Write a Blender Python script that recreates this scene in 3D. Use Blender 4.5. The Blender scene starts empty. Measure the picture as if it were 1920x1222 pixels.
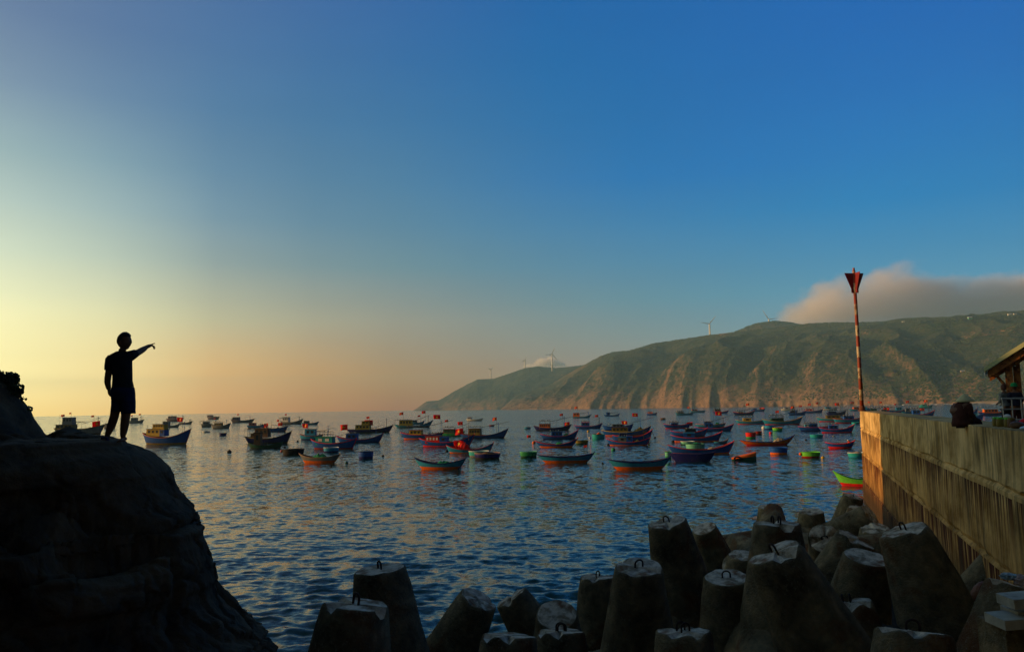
import bpy, bmesh, math, random
import numpy as np
from mathutils import Vector, Matrix, noise, Quaternion
from mathutils.bvhtree import BVHTree
R = math.radians
random.seed(7)
SC = bpy.context.scene
COL = SC.collection

# ------------------------------------------------------------------ camera
H = 6.0                       # eye height above the sea
F = 1507.0                    # focal length in pixels of the 1920 px photograph
PITCH, ROLL = R(5.835), R(-0.92)
cam_d = bpy.data.cameras.new('camera'); cam = bpy.data.objects.new('camera', cam_d); COL.objects.link(cam)
cam_d.sensor_width = 36; cam_d.lens = F / 1920 * 36
cam_d.clip_start = 0.1; cam_d.clip_end = 40000
CM = Matrix.Rotation(math.pi / 2 + PITCH, 4, 'X') @ Matrix.Rotation(ROLL, 4, 'Z')
cam.matrix_world = Matrix.Translation((0, 0, H)) @ CM
SC.camera = cam
C3 = CM.to_3x3()

# ------------------------------------------------------------------ sun, sky, exposure
SUN_AZ, SUN_EL = -85.0, 7.5   # degrees; azimuth measured from +Y towards +X
sd = Vector((math.sin(R(SUN_AZ)) * math.cos(R(SUN_EL)), math.cos(R(SUN_AZ)) * math.cos(R(SUN_EL)), math.sin(R(SUN_EL))))
sl = bpy.data.lights.new('sun', 'SUN'); sl.energy = 5.0; sl.angle = R(0.6); sl.color = (1.0, 0.52, 0.19)
so = bpy.data.objects.new('sun', sl); COL.objects.link(so)
so.rotation_euler = sd.to_track_quat('Z', 'Y').to_euler()
SC.view_settings.view_transform = 'Standard'; SC.view_settings.look = 'None'
SC.view_settings.exposure = 0; SC.view_settings.gamma = 1
SC.cycles.use_denoising = True
SC.cycles.volume_bounces = 3
SC.cycles.max_bounces = 6; SC.cycles.diffuse_bounces = 3; SC.cycles.glossy_bounces = 3
SC.cycles.caustics_reflective = False; SC.cycles.caustics_refractive = False

def lin(c): return tuple((v / 255 / 12.92 if v / 255 <= .04045 else ((v / 255 + .055) / 1.055) ** 2.4) for v in c)

W = bpy.data.worlds.new('World'); SC.world = W; W.use_nodes = True
nt = W.node_tree; nt.nodes.clear()
def wn(t, **k):
    n = nt.nodes.new(t)
    for a, b in k.items(): setattr(n, a, b)
    return n
def wmath(op, a, b=None):
    n = wn('ShaderNodeMath', operation=op)
    for i, v in enumerate((a, b)):
        if v is None: continue
        if isinstance(v, (int, float)): n.inputs[i].default_value = v
        else: nt.links.new(v, n.inputs[i])
    return n.outputs[0]
tc = wn('ShaderNodeTexCoord'); sx = wn('ShaderNodeSeparateXYZ'); nt.links.new(tc.outputs['Generated'], sx.inputs[0])
el = wmath('MULTIPLY', wmath('ARCSINE', sx.outputs[2]), 180 / math.pi / 60)      # 0 horizon .. 1 at 60 degrees
az = wmath('MULTIPLY', wmath('ARCTAN2', sx.outputs[0], sx.outputs[1]), 180 / math.pi)
# colour of the evening sky by compass direction (degrees) and height (degrees)
SKY = [(-150, [(0, (84, 72, 62)), (15, (66, 68, 74)), (60, (48, 58, 64))]),
 (-85, [(0, (255, 215, 130)), (6, (255, 238, 165)), (14, (255, 245, 190)), (24, (190, 205, 190)), (40, (95, 120, 150)), (60, (70, 92, 105))]),
 (-32.5, [(0, (255, 224, 145)), (2.2, (255, 240, 170)), (5.6, (254, 247, 186)), (9, (221, 231, 198)), (12.2, (189, 207, 194)), (15.5, (158, 184, 184)), (20, (125, 150, 171)), (24.5, (103, 128, 161)), (60, (50, 76, 98))]),
 (-20.4, [(0, (208, 166, 116)), (3.2, (216, 183, 128)), (6.2, (190, 187, 152)), (9.7, (150, 167, 161)), (13.9, (115, 150, 169)), (20.5, (86, 127, 163)), (27, (78, 114, 161)), (60, (50, 76, 98))]),
 (-8.3, [(0, (160, 131, 100)), (2.6, (166, 146, 113)), (6.2, (152, 154, 138)), (9.8, (116, 146, 152)), (14, (90, 135, 162)), (21.5, (64, 117, 163)), (27.5, (60, 108, 164)), (60, (44, 72, 96))]),
 (9, [(0, (160, 140, 118)), (4.6, (132, 148, 143)), (7.6, (106, 145, 156)), (11.3, (80, 136, 170)), (16, (54, 121, 176)), (22, (38, 111, 170)), (28, (34, 104, 168)), (60, (36, 62, 84))]),
 (32, [(0, (150, 150, 140)), (4, (125, 158, 165)), (7.5, (95, 150, 175)), (12, (58, 131, 180)), (16.5, (22, 121, 180)), (20.8, (10, 111, 179)), (26, (6, 104, 177)), (60, (24, 48, 72))]),
 (110, [(0, (80, 90, 105)), (15, (38, 66, 105)), (60, (20, 40, 60))]),
 (150, [(0, (60, 54, 52)), (15, (46, 52, 62)), (60, (34, 44, 52))])]
# smooth the table round the compass so that no seam shows between the sampled directions
ELS = [0, 1.2, 2.5, 3.7, 5, 6.2, 7.5, 10, 13, 16, 20, 24, 28, 40, 60]
TAB = [(a_, [[np.interp(e_, [p for p, c in st], [lin(c)[k] for p, c in st]) for k in range(3)] for e_ in ELS]) for a_, st in SKY]
HAZE, HZ_TOP, AIR = 1.1e-4, 400.0, (.225, .28, .215)   # density, top of the haze, its own glow
def TGT_at(a_):
    xs = [t[0] for t in TAB]; i = max(0, min(len(xs) - 2, int(np.searchsorted(xs, a_)) - 1))
    P = [np.array(TAB[max(0, min(len(xs) - 1, i + k))][1]) for k in (-1, 0, 1, 2)]
    X_ = [xs[max(0, min(len(xs) - 1, i + k))] for k in (-1, 0, 1, 2)]
    h_ = X_[2] - X_[1]; t = (a_ - X_[1]) / h_
    m1 = (P[2] - P[0]) / max(1, X_[2] - X_[0]) * h_; m2 = (P[3] - P[1]) / max(1, X_[3] - X_[1]) * h_
    v_ = (2*t**3-3*t*t+1)*P[1] + (t**3-2*t*t+t)*m1 + (-2*t**3+3*t*t)*P[2] + (t**3-t*t)*m2
    return np.clip(v_ * (1 + 1.0 * math.exp(-((a_ + 95) / 28) ** 2)), .004, 3)     # the glow round the sun, outside the picture
def tab_at(a_):
    # what the sky above must be for the air in front of it to show the colour seen
    t = TGT_at(a_).copy()
    for i, e_ in enumerate(ELS):
        T = math.exp(-HAZE * min((HZ_TOP - H) / max(math.sin(R(e_)), 1e-4), 9300 / max(abs(math.sin(R(a_))), abs(math.cos(R(a_))))))
        t[i] = (t[i] - np.array(AIR) * (1 - T)) / T
    return np.clip(t, .003, 4)
prev = None
for a_deg in (-150, -120, -100, -85, -70, -58, -47, -38, -32.5, -27, -20.4, -14, -8.3, -2.5, 3, 9, 16, 24, 32, 50, 75, 110, 150):
    cr = wn('ShaderNodeValToRGB'); e = cr.color_ramp.elements
    while len(e) > 1: e.remove(e[0])
    for i, (p, c) in enumerate(zip(ELS, tab_at(a_deg))):
        q = e[0] if i == 0 else e.new(p / 60)
        q.position = p / 60; q.color = (*c, 1)
    nt.links.new(el, cr.inputs[0])
    if prev is None: out = cr.outputs[0]
    else:
        mr = wn('ShaderNodeMapRange'); mr.inputs[1].default_value = prev; mr.inputs[2].default_value = a_deg
        nt.links.new(az, mr.inputs[0])
        mx = wn('ShaderNodeMix', data_type='RGBA'); nt.links.new(mr.outputs[0], mx.inputs[0])
        nt.links.new(out, mx.inputs[6]); nt.links.new(cr.outputs[0], mx.inputs[7]); out = mx.outputs[2]
    prev = a_deg
# faint uneven streaks in the air high up
mpw = wn('ShaderNodeMapping'); mpw.inputs['Scale'].default_value = (2.2, 2.2, 9); mpw.inputs['Rotation'].default_value = (.12, .1, 0); nt.links.new(tc.outputs['Generated'], mpw.inputs[0])
nzw = wn('ShaderNodeTexNoise'); nzw.inputs['Scale'].default_value = 1.6; nzw.inputs['Detail'].default_value = 5; nzw.inputs['Roughness'].default_value = .6; nt.links.new(mpw.outputs[0], nzw.inputs[0])
gnw = wmath('ADD', wmath('MULTIPLY', nzw.outputs[0], .11), .945)
vmw = wn('ShaderNodeVectorMath', operation='SCALE'); nt.links.new(out, vmw.inputs[0]); nt.links.new(gnw, vmw.inputs['Scale']); out = vmw.outputs[0]
ns = wn('ShaderNodeTexSky', sky_type='NISHITA'); ns.sun_disc = False
ns.sun_elevation = R(SUN_EL); ns.sun_rotation = R(SUN_AZ)
bg1 = wn('ShaderNodeBackground'); bg1.inputs[1].default_value = SKY_GAIN = 0.97; nt.links.new(out, bg1.inputs[0])
bg2 = wn('ShaderNodeBackground'); bg2.inputs[1].default_value = 0.003; nt.links.new(ns.outputs[0], bg2.inputs[0])
ad = wn('ShaderNodeAddShader'); nt.links.new(bg1.outputs[0], ad.inputs[0]); nt.links.new(bg2.outputs[0], ad.inputs[1])
wo = wn('ShaderNodeOutputWorld'); nt.links.new(ad.outputs[0], wo.inputs[0])

# ------------------------------------------------------------------ surveying helpers
def ray(px, py): return (C3 @ Vector(((px - 960) / F, (611 - py) / F, -1))).normalized()
def at(px, py, y):
    r = ray(px, py); return Vector((0, 0, H)) + r * (y / r.y)
def sea(px, py):
    r = ray(px, py); return Vector((0, 0, H)) + r * (-H / r.z)
def horizon(px): 
    # image row of the horizon at a column
    lo, hi = 600.0, 900.0
    for _ in range(40):
        m = (lo + hi) / 2
        if ray(px, m).z > 0: lo = m
        else: hi = m
    return lo

# ------------------------------------------------------------------ object helpers
def tag(o, label=None, cat=None, group=None, kind=None):
    if label: o['label'] = label
    if cat: o['category'] = cat
    if group: o['group'] = group
    if kind: o['kind'] = kind
    return o
def empty(name, loc=(0, 0, 0), rz=0, label=None, cat=None, group=None):
    o = bpy.data.objects.new(name, None); COL.objects.link(o); o.empty_display_size = .2
    o.location = loc; o.rotation_euler = (0, 0, rz)
    return tag(o, label, cat, group)
class MB:
    def __init__(s): s.v = []; s.f = []; s.m = []
    def add(s, vs, fs, mi=0):
        o = len(s.v); s.v += [tuple(v) for v in vs]
        s.f += [tuple(i + o for i in f) for f in fs]; s.m += [mi] * len(fs)
    def box(s, c, d, mi=0, rot=None):
        hx, hy, hz = d[0] / 2, d[1] / 2, d[2] / 2
        vs = [Vector((x * hx, y * hy, z * hz)) for x in (-1, 1) for y in (-1, 1) for z in (-1, 1)]
        if rot is not None: vs = [rot @ v for v in vs]
        s.add([v + Vector(c) for v in vs], [(0, 1, 3, 2), (4, 6, 7, 5), (0, 4, 5, 1), (2, 3, 7, 6), (0, 2, 6, 4), (1, 5, 7, 3)], mi)
    def tube(s, p, r, n=8, mi=0, cap=True):
        p = [Vector(q) for q in p]
        if not hasattr(r, '__len__'): r = [r] * len(p)
        rings = []; up = None
        for i, q in enumerate(p):
            t = (p[min(i + 1, len(p) - 1)] - p[max(i - 1, 0)])
            if t.length < 1e-9: t = Vector((0, 0, 1))
            t.normalize()
            if up is None: up = t.orthogonal().normalized()
            else: up = (up - t * up.dot(t)).normalized()
            bi = t.cross(up)
            rings.append([q + (up * math.cos(2 * math.pi * k / n) + bi * math.sin(2 * math.pi * k / n)) * r[i] for k in range(n)])
        vs = [v for rg in rings for v in rg]; fs = []
        for i in range(len(p) - 1):
            for k in range(n):
                fs.append((i * n + k, i * n + (k + 1) % n, (i + 1) * n + (k + 1) % n, (i + 1) * n + k))
        if cap: fs.append(tuple(range(n))[::-1]); fs.append(tuple((len(p) - 1) * n + k for k in range(n)))
        s.add(vs, fs, mi)
    def ball(s, c, r, n=10, m=7, mi=0):
        if not hasattr(r, '__len__'): r = (r, r, r)
        vs = [(c[0], c[1], c[2] - r[2])]
        for j in range(1, m):
            a = -math.pi / 2 + math.pi * j / m
            for k in range(n):
                b = 2 * math.pi * k / n
                vs.append((c[0] + r[0] * math.cos(a) * math.cos(b), c[1] + r[1] * math.cos(a) * math.sin(b), c[2] + r[2] * math.sin(a)))
        vs.append((c[0], c[1], c[2] + r[2])); fs = []
        for k in range(n): fs.append((0, 1 + (k + 1) % n, 1 + k))
        for j in range(m - 2):
            for k in range(n): fs.append((1 + j * n + k, 1 + j * n + (k + 1) % n, 1 + (j + 1) * n + (k + 1) % n, 1 + (j + 1) * n + k))
        t = len(vs) - 1
        for k in range(n): fs.append((1 + (m - 2) * n + k, 1 + (m - 2) * n + (k + 1) % n, t))
        s.add(vs, fs, mi)
    def lathe(s, prof, n=24, c=(0, 0, 0), mi=0, sx=1, sy=1):
        vs = []; fs = []
        for (r, z) in prof:
            for k in range(n):
                b = 2 * math.pi * k / n; vs.append((c[0] + sx * r * math.cos(b), c[1] + sy * r * math.sin(b), c[2] + z))
        for j in range(len(prof) - 1):
            for k in range(n): fs.append((j * n + k, j * n + (k + 1) % n, (j + 1) * n + (k + 1) % n, (j + 1) * n + k))
        s.add(vs, fs, mi)
    def mesh(s, name, mats, smooth=False):
        me = bpy.data.meshes.new(name); me.from_pydata(s.v, [], s.f)
        if not isinstance(mats, (list, tuple)): mats = [mats]
        for m in mats: me.materials.append(m)
        if len(mats) > 1: me.polygons.foreach_set('material_index', s.m)
        if smooth: me.polygons.foreach_set('use_smooth', [True] * len(me.polygons))
        me.update(); return me
    def build(s, name, mats, parent=None, smooth=False):
        return link(name, s.mesh(name, mats, smooth), parent)
def link(name, me, parent=None, loc=None):
    o = bpy.data.objects.new(name, me); COL.objects.link(o)
    if parent: o.parent = parent
    if loc is not None: o.location = loc
    return o
def fbm(p, o=4, h=.5, l=2.1):
    a = 1; s = 0
    for _ in range(o): s += a * noise.noise(p); p = p * l; a *= h
    return s
def grid_faces(nr, nc, wrap=False):
    r = np.arange(nr - 1)[:, None]; c = np.arange(nc if wrap else nc - 1)[None, :]
    c2 = (c + 1) % nc
    f = np.stack([r * nc + c, r * nc + c2, (r + 1) * nc + c2, (r + 1) * nc + c], -1).reshape(-1, 4)
    return f
def np_mesh(name, V, Fc, mat, smooth=True):
    me = bpy.data.meshes.new(name)
    me.vertices.add(len(V)); me.vertices.foreach_set('co', np.ascontiguousarray(V, dtype=np.float32).ravel())
    me.loops.add(Fc.size); me.loops.foreach_set('vertex_index', Fc.ravel().astype(np.int32))
    me.polygons.add(len(Fc)); me.polygons.foreach_set('loop_start', np.arange(len(Fc), dtype=np.int32) * Fc.shape[1])
    me.update(calc_edges=True); me.validate()
    if smooth: me.polygons.foreach_set('use_smooth', [True] * len(me.polygons))
    me.materials.append(mat); return me

# ------------------------------------------------------------------ materials
class MT:
    def __init__(s, name, col=(.5, .5, .5), rough=.7, spec=.3):
        s.m = bpy.data.materials.new(name); s.m.use_nodes = True; s.t = s.m.node_tree; s.b = s.t.nodes['Principled BSDF']
        s.b.inputs['Base Color'].default_value = (*col, 1); s.b.inputs['Roughness'].default_value = rough
        s.b.inputs['Specular IOR Level'].default_value = spec
    def n(s, t, **k):
        x = s.t.nodes.new(t)
        for a, b in k.items():
            if a == 'op': x.operation = b
            else: setattr(x, a, b)
        return x
    def l(s, a, b): s.t.links.new(a, b)
    def coord(s, kind='Object', scale=(1, 1, 1)):
        if kind == 'World': c = s.n('ShaderNodeNewGeometry').outputs['Position']
        else: c = s.n('ShaderNodeTexCoord').outputs[kind]
        mp = s.n('ShaderNodeMapping'); mp.inputs['Scale'].default_value = scale; s.l(c, mp.inputs[0]); return mp.outputs[0]
    def noise(s, vec, scale, detail=5, rough=.6, dist=0):
        x = s.n('ShaderNodeTexNoise'); x.inputs['Scale'].default_value = scale; x.inputs['Detail'].default_value = detail
        x.inputs['Roughness'].default_value = rough; x.inputs['Distortion'].default_value = dist; s.l(vec, x.inputs['Vector']); return x.outputs[0]
    def ramp(s, v, stops, interp='LINEAR'):
        x = s.n('ShaderNodeValToRGB'); x.color_ramp.interpolation = interp; e = x.color_ramp.elements
        while len(e) > 1: e.remove(e[0])
        for i, (p, c) in enumerate(stops):
            q = e[0] if i == 0 else e.new(p); q.position = p
            q.color = (c, c, c, 1) if not hasattr(c, '__len__') else (*c, 1)
        s.l(v, x.inputs[0]); return x.outputs[0]
    def mix(s, f, a, b, mode='MIX'):
        x = s.n('ShaderNodeMix', data_type='RGBA', blend_type=mode)
        for i, v in ((0, f), (6, a), (7, b)):
            if hasattr(v, 'links'): s.l(v, x.inputs[i])
            elif hasattr(v, '__len__'): x.inputs[i].default_value = (*v, 1)
            else: x.inputs[i].default_value = v
        return x.outputs[2]
    def math(s, op, a, b=0):
        x = s.n('ShaderNodeMath', operation=op)
        for i, v in ((0, a), (1, b)):
            if hasattr(v, 'links'): s.l(v, x.inputs[i])
            else: x.inputs[i].default_value = v
        return x.outputs[0]
    def bump(s, h, strength=.5, dist=.05):
        x = s.n('ShaderNodeBump'); x.inputs['Strength'].default_value = strength; x.inputs['Distance'].default_value = dist
        s.l(h, x.inputs['Height']); s.l(x.outputs[0], s.b.inputs['Normal'])
    def col(s, c): s.l(c, s.b.inputs['Base Color'])
_pc = {}
PAL = dict(blue=(.006, .085, .40), lblue=(.02, .27, .5), teal=(.015, .36, .38), navy=(.006, .010, .13), red=(.70, .012, .010), dred=(.25, .02, .015),
           orange=(.75, .14, .008), yellow=(.55, .36, .04), olive=(.2, .15, .03), green=(.02, .28, .1), lime=(.13, .55, .05), dgreen=(.015, .08, .05),
           white=(.7, .7, .66), grey=(.16, .18, .2), purple=(.15, .13, .17), dark=(.02, .02, .022), wood=(.14, .075, .035), lwood=(.4, .24, .12), pink=(.5, .15, .12),
           rust=(.2, .06, .02), mint=(.15, .5, .35), sand=(.42, .33, .2), glass=(.02, .025, .03))
def paint(c, wear=.5):
    k = (c, wear)
    if k in _pc: return _pc[k]
    base = PAL[c]; m = MT('paint_' + c, base, .55 if c != 'dark' else .75, .14)
    v = m.coord('Object'); a = m.noise(v, 2.2, 6, .65); b = m.noise(m.coord('Object', (1.5, 1.5, .35)), 5, 4)
    d = tuple(x * .45 + .012 for x in base)
    f = m.ramp(a, [(.42, 0), (.68, 1)]); f = m.math('MULTIPLY', f, wear)
    c1 = m.mix(f, base, d); g = m.ramp(b, [(.58, 0), (.72, .7 * wear)])
    c1 = m.mix(g, c1, (.12, .09, .06)); m.col(c1); m.bump(a, .25, .02)
    _pc[k] = m.m; return m.m
def plain(name, c, rough=.7, scale=6, var=.35, spec=.3, bump=.3):
    m = MT(name, c, rough, spec); a = m.noise(m.coord(), scale, 5)
    m.col(m.mix(m.ramp(a, [(.35, 0), (.65, 1)]), tuple(x * (1 - var) for x in c), tuple(min(1, x * (1 + var * .4)) for x in c)))
    if bump: m.bump(a, bump, .02)
    return m.m
# ================================================================== THE SETTING
# ---- sea: one sheet to the horizon, real waves near, ripples in the surface normal
def wave_height(X, Y, D):
    rng = np.random.RandomState(3); Z = np.zeros_like(X)
    cell = np.maximum(D * .0022, D * D / (H * 804.) * 1.1)      # mesh spacing at this distance
    for i in range(130):
        lam = 0.15 * (12 ** rng.rand()); k = 2 * np.pi / lam
        th = R(-100) + rng.randn() * .62                          # the wind comes off the left
        amp = .0054 * lam * (.4 + 1.2 * rng.rand()) * (1.0 if lam < 1.1 else .75)
        q = k * (X * math.cos(th) + Y * math.sin(th)) + rng.rand() * 6.28 + .35 * np.sin(X * .31 * rng.rand() + Y * .23 + i)
        fade = np.clip((lam / cell - 2.2) / 2.0, 0, 1)
        Z += fade * amp * (np.sin(q) + .25 * np.sin(2 * q + 1.4))
    # patches of calm and of gust
    g = .8 + .35 * np.sin(X * .09 + 1.3 * np.sin(Y * .05)) * np.sin(Y * .11 + X * .03)
    return Z * g
inv = np.linspace(1 / 11., 1 / 9000., 640); rr = 1 / inv
rr = np.concatenate([np.array([.5, 3, 6, 8.5, 10]), rr])
az_in = np.linspace(-40, 40, 760); az_out = np.linspace(44, 316, 50)
aa = np.radians(np.concatenate([az_in, az_out]))
RR, AA = np.meshgrid(rr, aa, indexing='ij')
X = RR * np.sin(AA); Y = RR * np.cos(AA); Z = wave_height(X, Y, RR)
Z[:, 762:] *= 0
V = np.stack([X, Y, Z], -1).reshape(-1, 3)
Fc = grid_faces(len(rr), len(aa), wrap=True)[:, ::-1]
m = MT('sea_water', (.012, .056, .050), .08, .5); m.b.inputs['Specular Tint'].default_value = (.75, .93, .73, 1); m.b.inputs['IOR'].default_value = 1.333
# wind ripples too fine for the mesh: the normal leans by small random slopes fixed in the water's own coordinates
def slope(scale, sc, detail):
    x = m.n('ShaderNodeTexNoise'); x.inputs['Scale'].default_value = scale; x.inputs['Detail'].default_value = detail; x.inputs['Roughness'].default_value = .55
    m.l(m.coord('World', sc), x.inputs['Vector'])
    y = m.n('ShaderNodeVectorMath', operation='SUBTRACT'); m.l(x.outputs[1], y.inputs[0]); y.inputs[1].default_value = (.5, .5, .5); return y.outputs[0]
def vmad(v, k):
    y = m.n('ShaderNodeVectorMath', operation='MULTIPLY'); m.l(v, y.inputs[0]); y.inputs[1].default_value = k; return y.outputs[0]
def vadd(a_, b_):
    y = m.n('ShaderNodeVectorMath', operation='ADD'); m.l(a_, y.inputs[0]); m.l(b_, y.inputs[1]); return y.outputs[0]
gust = m.ramp(m.noise(m.coord('World', (.6, 1, 1)), .03, 4, .6), [(.38, .62), (.62, 1.2)])
s1 = vmad(slope(2.1, (1, 1.6, 1), 3), (.75, 1.0, 0)); s2 = vmad(slope(.6, (1, 1.6, 1), 2), (.26, .42, 0))
s3 = vmad(slope(1.3, (1, .30, 1), 3), (.14, .60, 0)); ss = vadd(vadd(s1, s2), s3); g2 = m.n('ShaderNodeVectorMath', operation='SCALE'); m.l(ss, g2.inputs[0]); m.l(gust, g2.inputs['Scale'])
gN = m.n('ShaderNodeNewGeometry').outputs['Normal']; nn_ = m.n('ShaderNodeVectorMath', operation='NORMALIZE'); m.l(vadd(gN, g2.outputs[0]), nn_.inputs[0]); m.l(nn_.outputs[0], m.b.inputs['Normal'])
sea_o = link('sea', np_mesh('sea', V, Fc, m.m)); tag(sea_o, kind='structure')

# ---- headland across the bay
def interp(xs, tab):
    return np.interp(xs, [t[0] for t in tab], [t[1] for t in tab])
HOR = lambda px: horizon(px)
NEAR_TOP = [(930, 772), (960, 756), (1000, 738), (1040, 716), (1075, 695), (1090, 687), (1125, 668), (1150, 660), (1180, 657), (1230, 643), (1290, 634), (1330, 628), (1400, 620), (1480, 611), (1520, 606), (1560, 604), (1600, 604), (1650, 603), (1700, 600), (1780, 597), (1830, 595), (1880, 590), (1920, 583), (2100, 560), (2400, 520)]
FAR_TOP = [(764, 774), (782, 766), (800, 757), (822, 752), (835, 744), (850, 735), (875, 721), (895, 712), (912, 711), (925, 710), (950, 702), (985, 690), (1010, 687), (1040, 690), (1065, 688), (1100, 684), (1150, 668), (1200, 662), (1300, 650), (1500, 640)]
HUMP_TOP = [(1340, 640), (1370, 625), (1400, 612), (1425, 604), (1455, 601), (1485, 604), (1520, 612), (1600, 625)]
NEAR_SHORE = [(930, 3250), (960, 3000), (1100, 2500), (1300, 2150), (1600, 1700), (1900, 1450), (2400, 1200)]
FAR_SHORE = [(764, 4600), (850, 4300), (950, 4100), (1500, 4000)]
_hs = [ (px, HOR(px)) for px in range(700, 2500, 100)]
def hill(name, px0, px1, top, shore, depth, mat, nx, nd, seed, gully, cliff):
    pxs = np.linspace(px0, px1, nx); tp = interp(pxs, top); ds = interp(pxs, shore); hz = interp(pxs, _hs)
    V = np.zeros((nd, nx, 3)); us = np.concatenate([np.linspace(0, 1, nd - 14), 1 + np.linspace(.06, 1.4, 14)])
    for i, px in enumerate(pxs):
        r = ray(px, tp[i]); a = math.atan2(r.x, r.y); ca = math.cos(a)
        d0 = ds[i] / ca; dr = (ds[i] + depth) / ca
        ztop = H + (hz[i] - tp[i]) / F * (ds[i] + depth) 
        prog = min(1, (ztop - 0) / 60)
        for j, u in enumerate(us):
            p = Vector((px * .011 + seed, u * 1.2, seed))
            # spurs and gullies run down the slope, slanting
            wx = math.sin(a) * (d0 + (dr - d0) * u); wy = math.cos(a) * (d0 + (dr - d0) * u)
            wx += 60 * noise.noise(Vector((wx / 300, wy / 300, seed))); wy += 60 * noise.noise(Vector((wx / 300, wy / 300, seed + 9)))
            A_ = R(68); ql = wx * math.cos(A_) + wy * math.sin(A_); qc = -wx * math.sin(A_) + wy * math.cos(A_)
            sp = noise.noise(Vector((qc / 260, ql / 900, seed))) * 1.3 + .5 * noise.noise(Vector((qc / 110, ql / 420, seed + 4)))
            rid = 1 - 2.2 * abs(noise.noise(Vector((qc / 95, ql / 330, 2.2 + seed)))) + .25 * (1 - 2 * abs(noise.noise(Vector((qc / 38, ql / 120, 7.2)))))
            w_ = math.sin(min(u, 1) * math.pi) ** .6 if 0 < u < 1 else 0
            # raggedness of cliffs at the foot
            if u <= 1:
                base = cliff * (1 - math.exp(-u / .06)) + (1 - cliff) * (u ** .95)
            else: base = 1 - (u - 1) * .55
            z = ztop * base
            fine = fbm(Vector((wx / 26, wy / 26, seed)), 4, .6)
            foot = math.exp(-((u - .1) / .16) ** 2)
            z += w_ * prog * (gully * 1.0 * sp * 52 + gully * rid * 20 + fine * (4 + 9 * foot))
            dd = d0 + (dr - d0) * u + w_ * (gully * sp * 60 + rid * 30 * gully + fine * 12) - math.exp(-u / .16) * gully * (sp * 110 + rid * 40)
            if u == 1: z = ztop + fbm(Vector((px * .35, 0, seed)), 3) * 2.5
            if u == 0: z = -4; dd += 25 * noise.noise(Vector((px * .09, 3, 3)))
            V[j, i] = (math.sin(a) * dd, math.cos(a) * dd, z)
    o = link(name, np_mesh(name, V.reshape(-1, 3), grid_faces(nd, nx), mat)); tag(o, kind='structure'); return o
m = MT('hillside', (.1, .1, .05), .95, .05)
w = m.coord('World'); big = m.noise(w, .004, 5, .6); med = m.noise(w, .018, 6, .7); fin = m.noise(w, .07, 5, .75)
geo = m.n('ShaderNodeNewGeometry'); sN = m.n('ShaderNodeSeparateXYZ'); m.l(geo.outputs['Normal'], sN.inputs[0])
sP = m.n('ShaderNodeSeparateXYZ'); m.l(geo.outputs['Position'], sP.inputs[0])
scrub = m.mix(m.ramp(med, [(.38, 0), (.6, 1)]), (.026, .050, .022), (.105, .10, .042))
scrub = m.mix(m.ramp(fin, [(.4, 0), (.62, .85)]), scrub, (.032, .056, .026))
rock = m.mix(m.ramp(fin, [(.35, 0), (.65, 1)]), (.15, .085, .055), (.46, .27, .15))
# bare rock low on the cliffs and where it is steep
low = m.ramp(m.math('ADD', m.math('DIVIDE', sP.outputs[2], 220), m.math('MULTIPLY', m.math('SUBTRACT', med, .5), 1.3)), [(.05, 1), (.28, 0)])
steep = m.ramp(m.math('ADD', sN.outputs[2], m.math('MULTIPLY', m.math('SUBTRACT', fin, .5), .5)), [(.62, 1), (.86, 0)])
rk = m.math('MAXIMUM', m.math('MULTIPLY', low, .75), m.math('MULTIPLY', steep, .8))
bare = m.ramp(m.math('ADD', m.math('MULTIPLY', big, .6), m.math('MULTIPLY', fin, .45)), [(.60, 0), (.68, .9)])
rk = m.math('MAXIMUM', rk, bare)
m.col(m.mix(rk, scrub, rock)); m.bump(m.math('ADD', med, m.math('MULTIPLY', fin, .7)), 1.0, 14)
HM = m.m
near_hill = hill('headland', 925, 2350, NEAR_TOP, NEAR_SHORE, 1150, HM, 900, 150, 3.3, 1.0, .15)
far_hill = hill('headland', 762, 1500, FAR_TOP, FAR_SHORE, 700, HM, 420, 80, 9.1, .8, .15)
hump = hill('headland', 1345, 1600, HUMP_TOP, [(1300, 3500), (1600, 3500)], 350, HM, 120, 40, 5.5, .2, .1)
HB = [BVHTree.FromPolygons([tuple(v.co) for v in o.data.vertices], [tuple(p.vertices) for p in o.data.polygons]) for o in (near_hill, far_hill, hump)]
def ground_ray(px, py):
    o = Vector((0, 0, H)); d = ray(px, py); best = None
    for b in HB:
        h_ = b.ray_cast(o, d)
        if h_[0] is not None and (best is None or h_[3] < best[1]): best = (h_[0], h_[3], h_[1])
    return best
def ground_down(x, y):
    best = None
    for b in HB:
        h_ = b.ray_cast(Vector((x, y, 5000)), Vector((0, 0, -1)))
        if h_[0] is not None and (best is None or h_[0].z > best): best = h_[0].z
    return best
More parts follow.
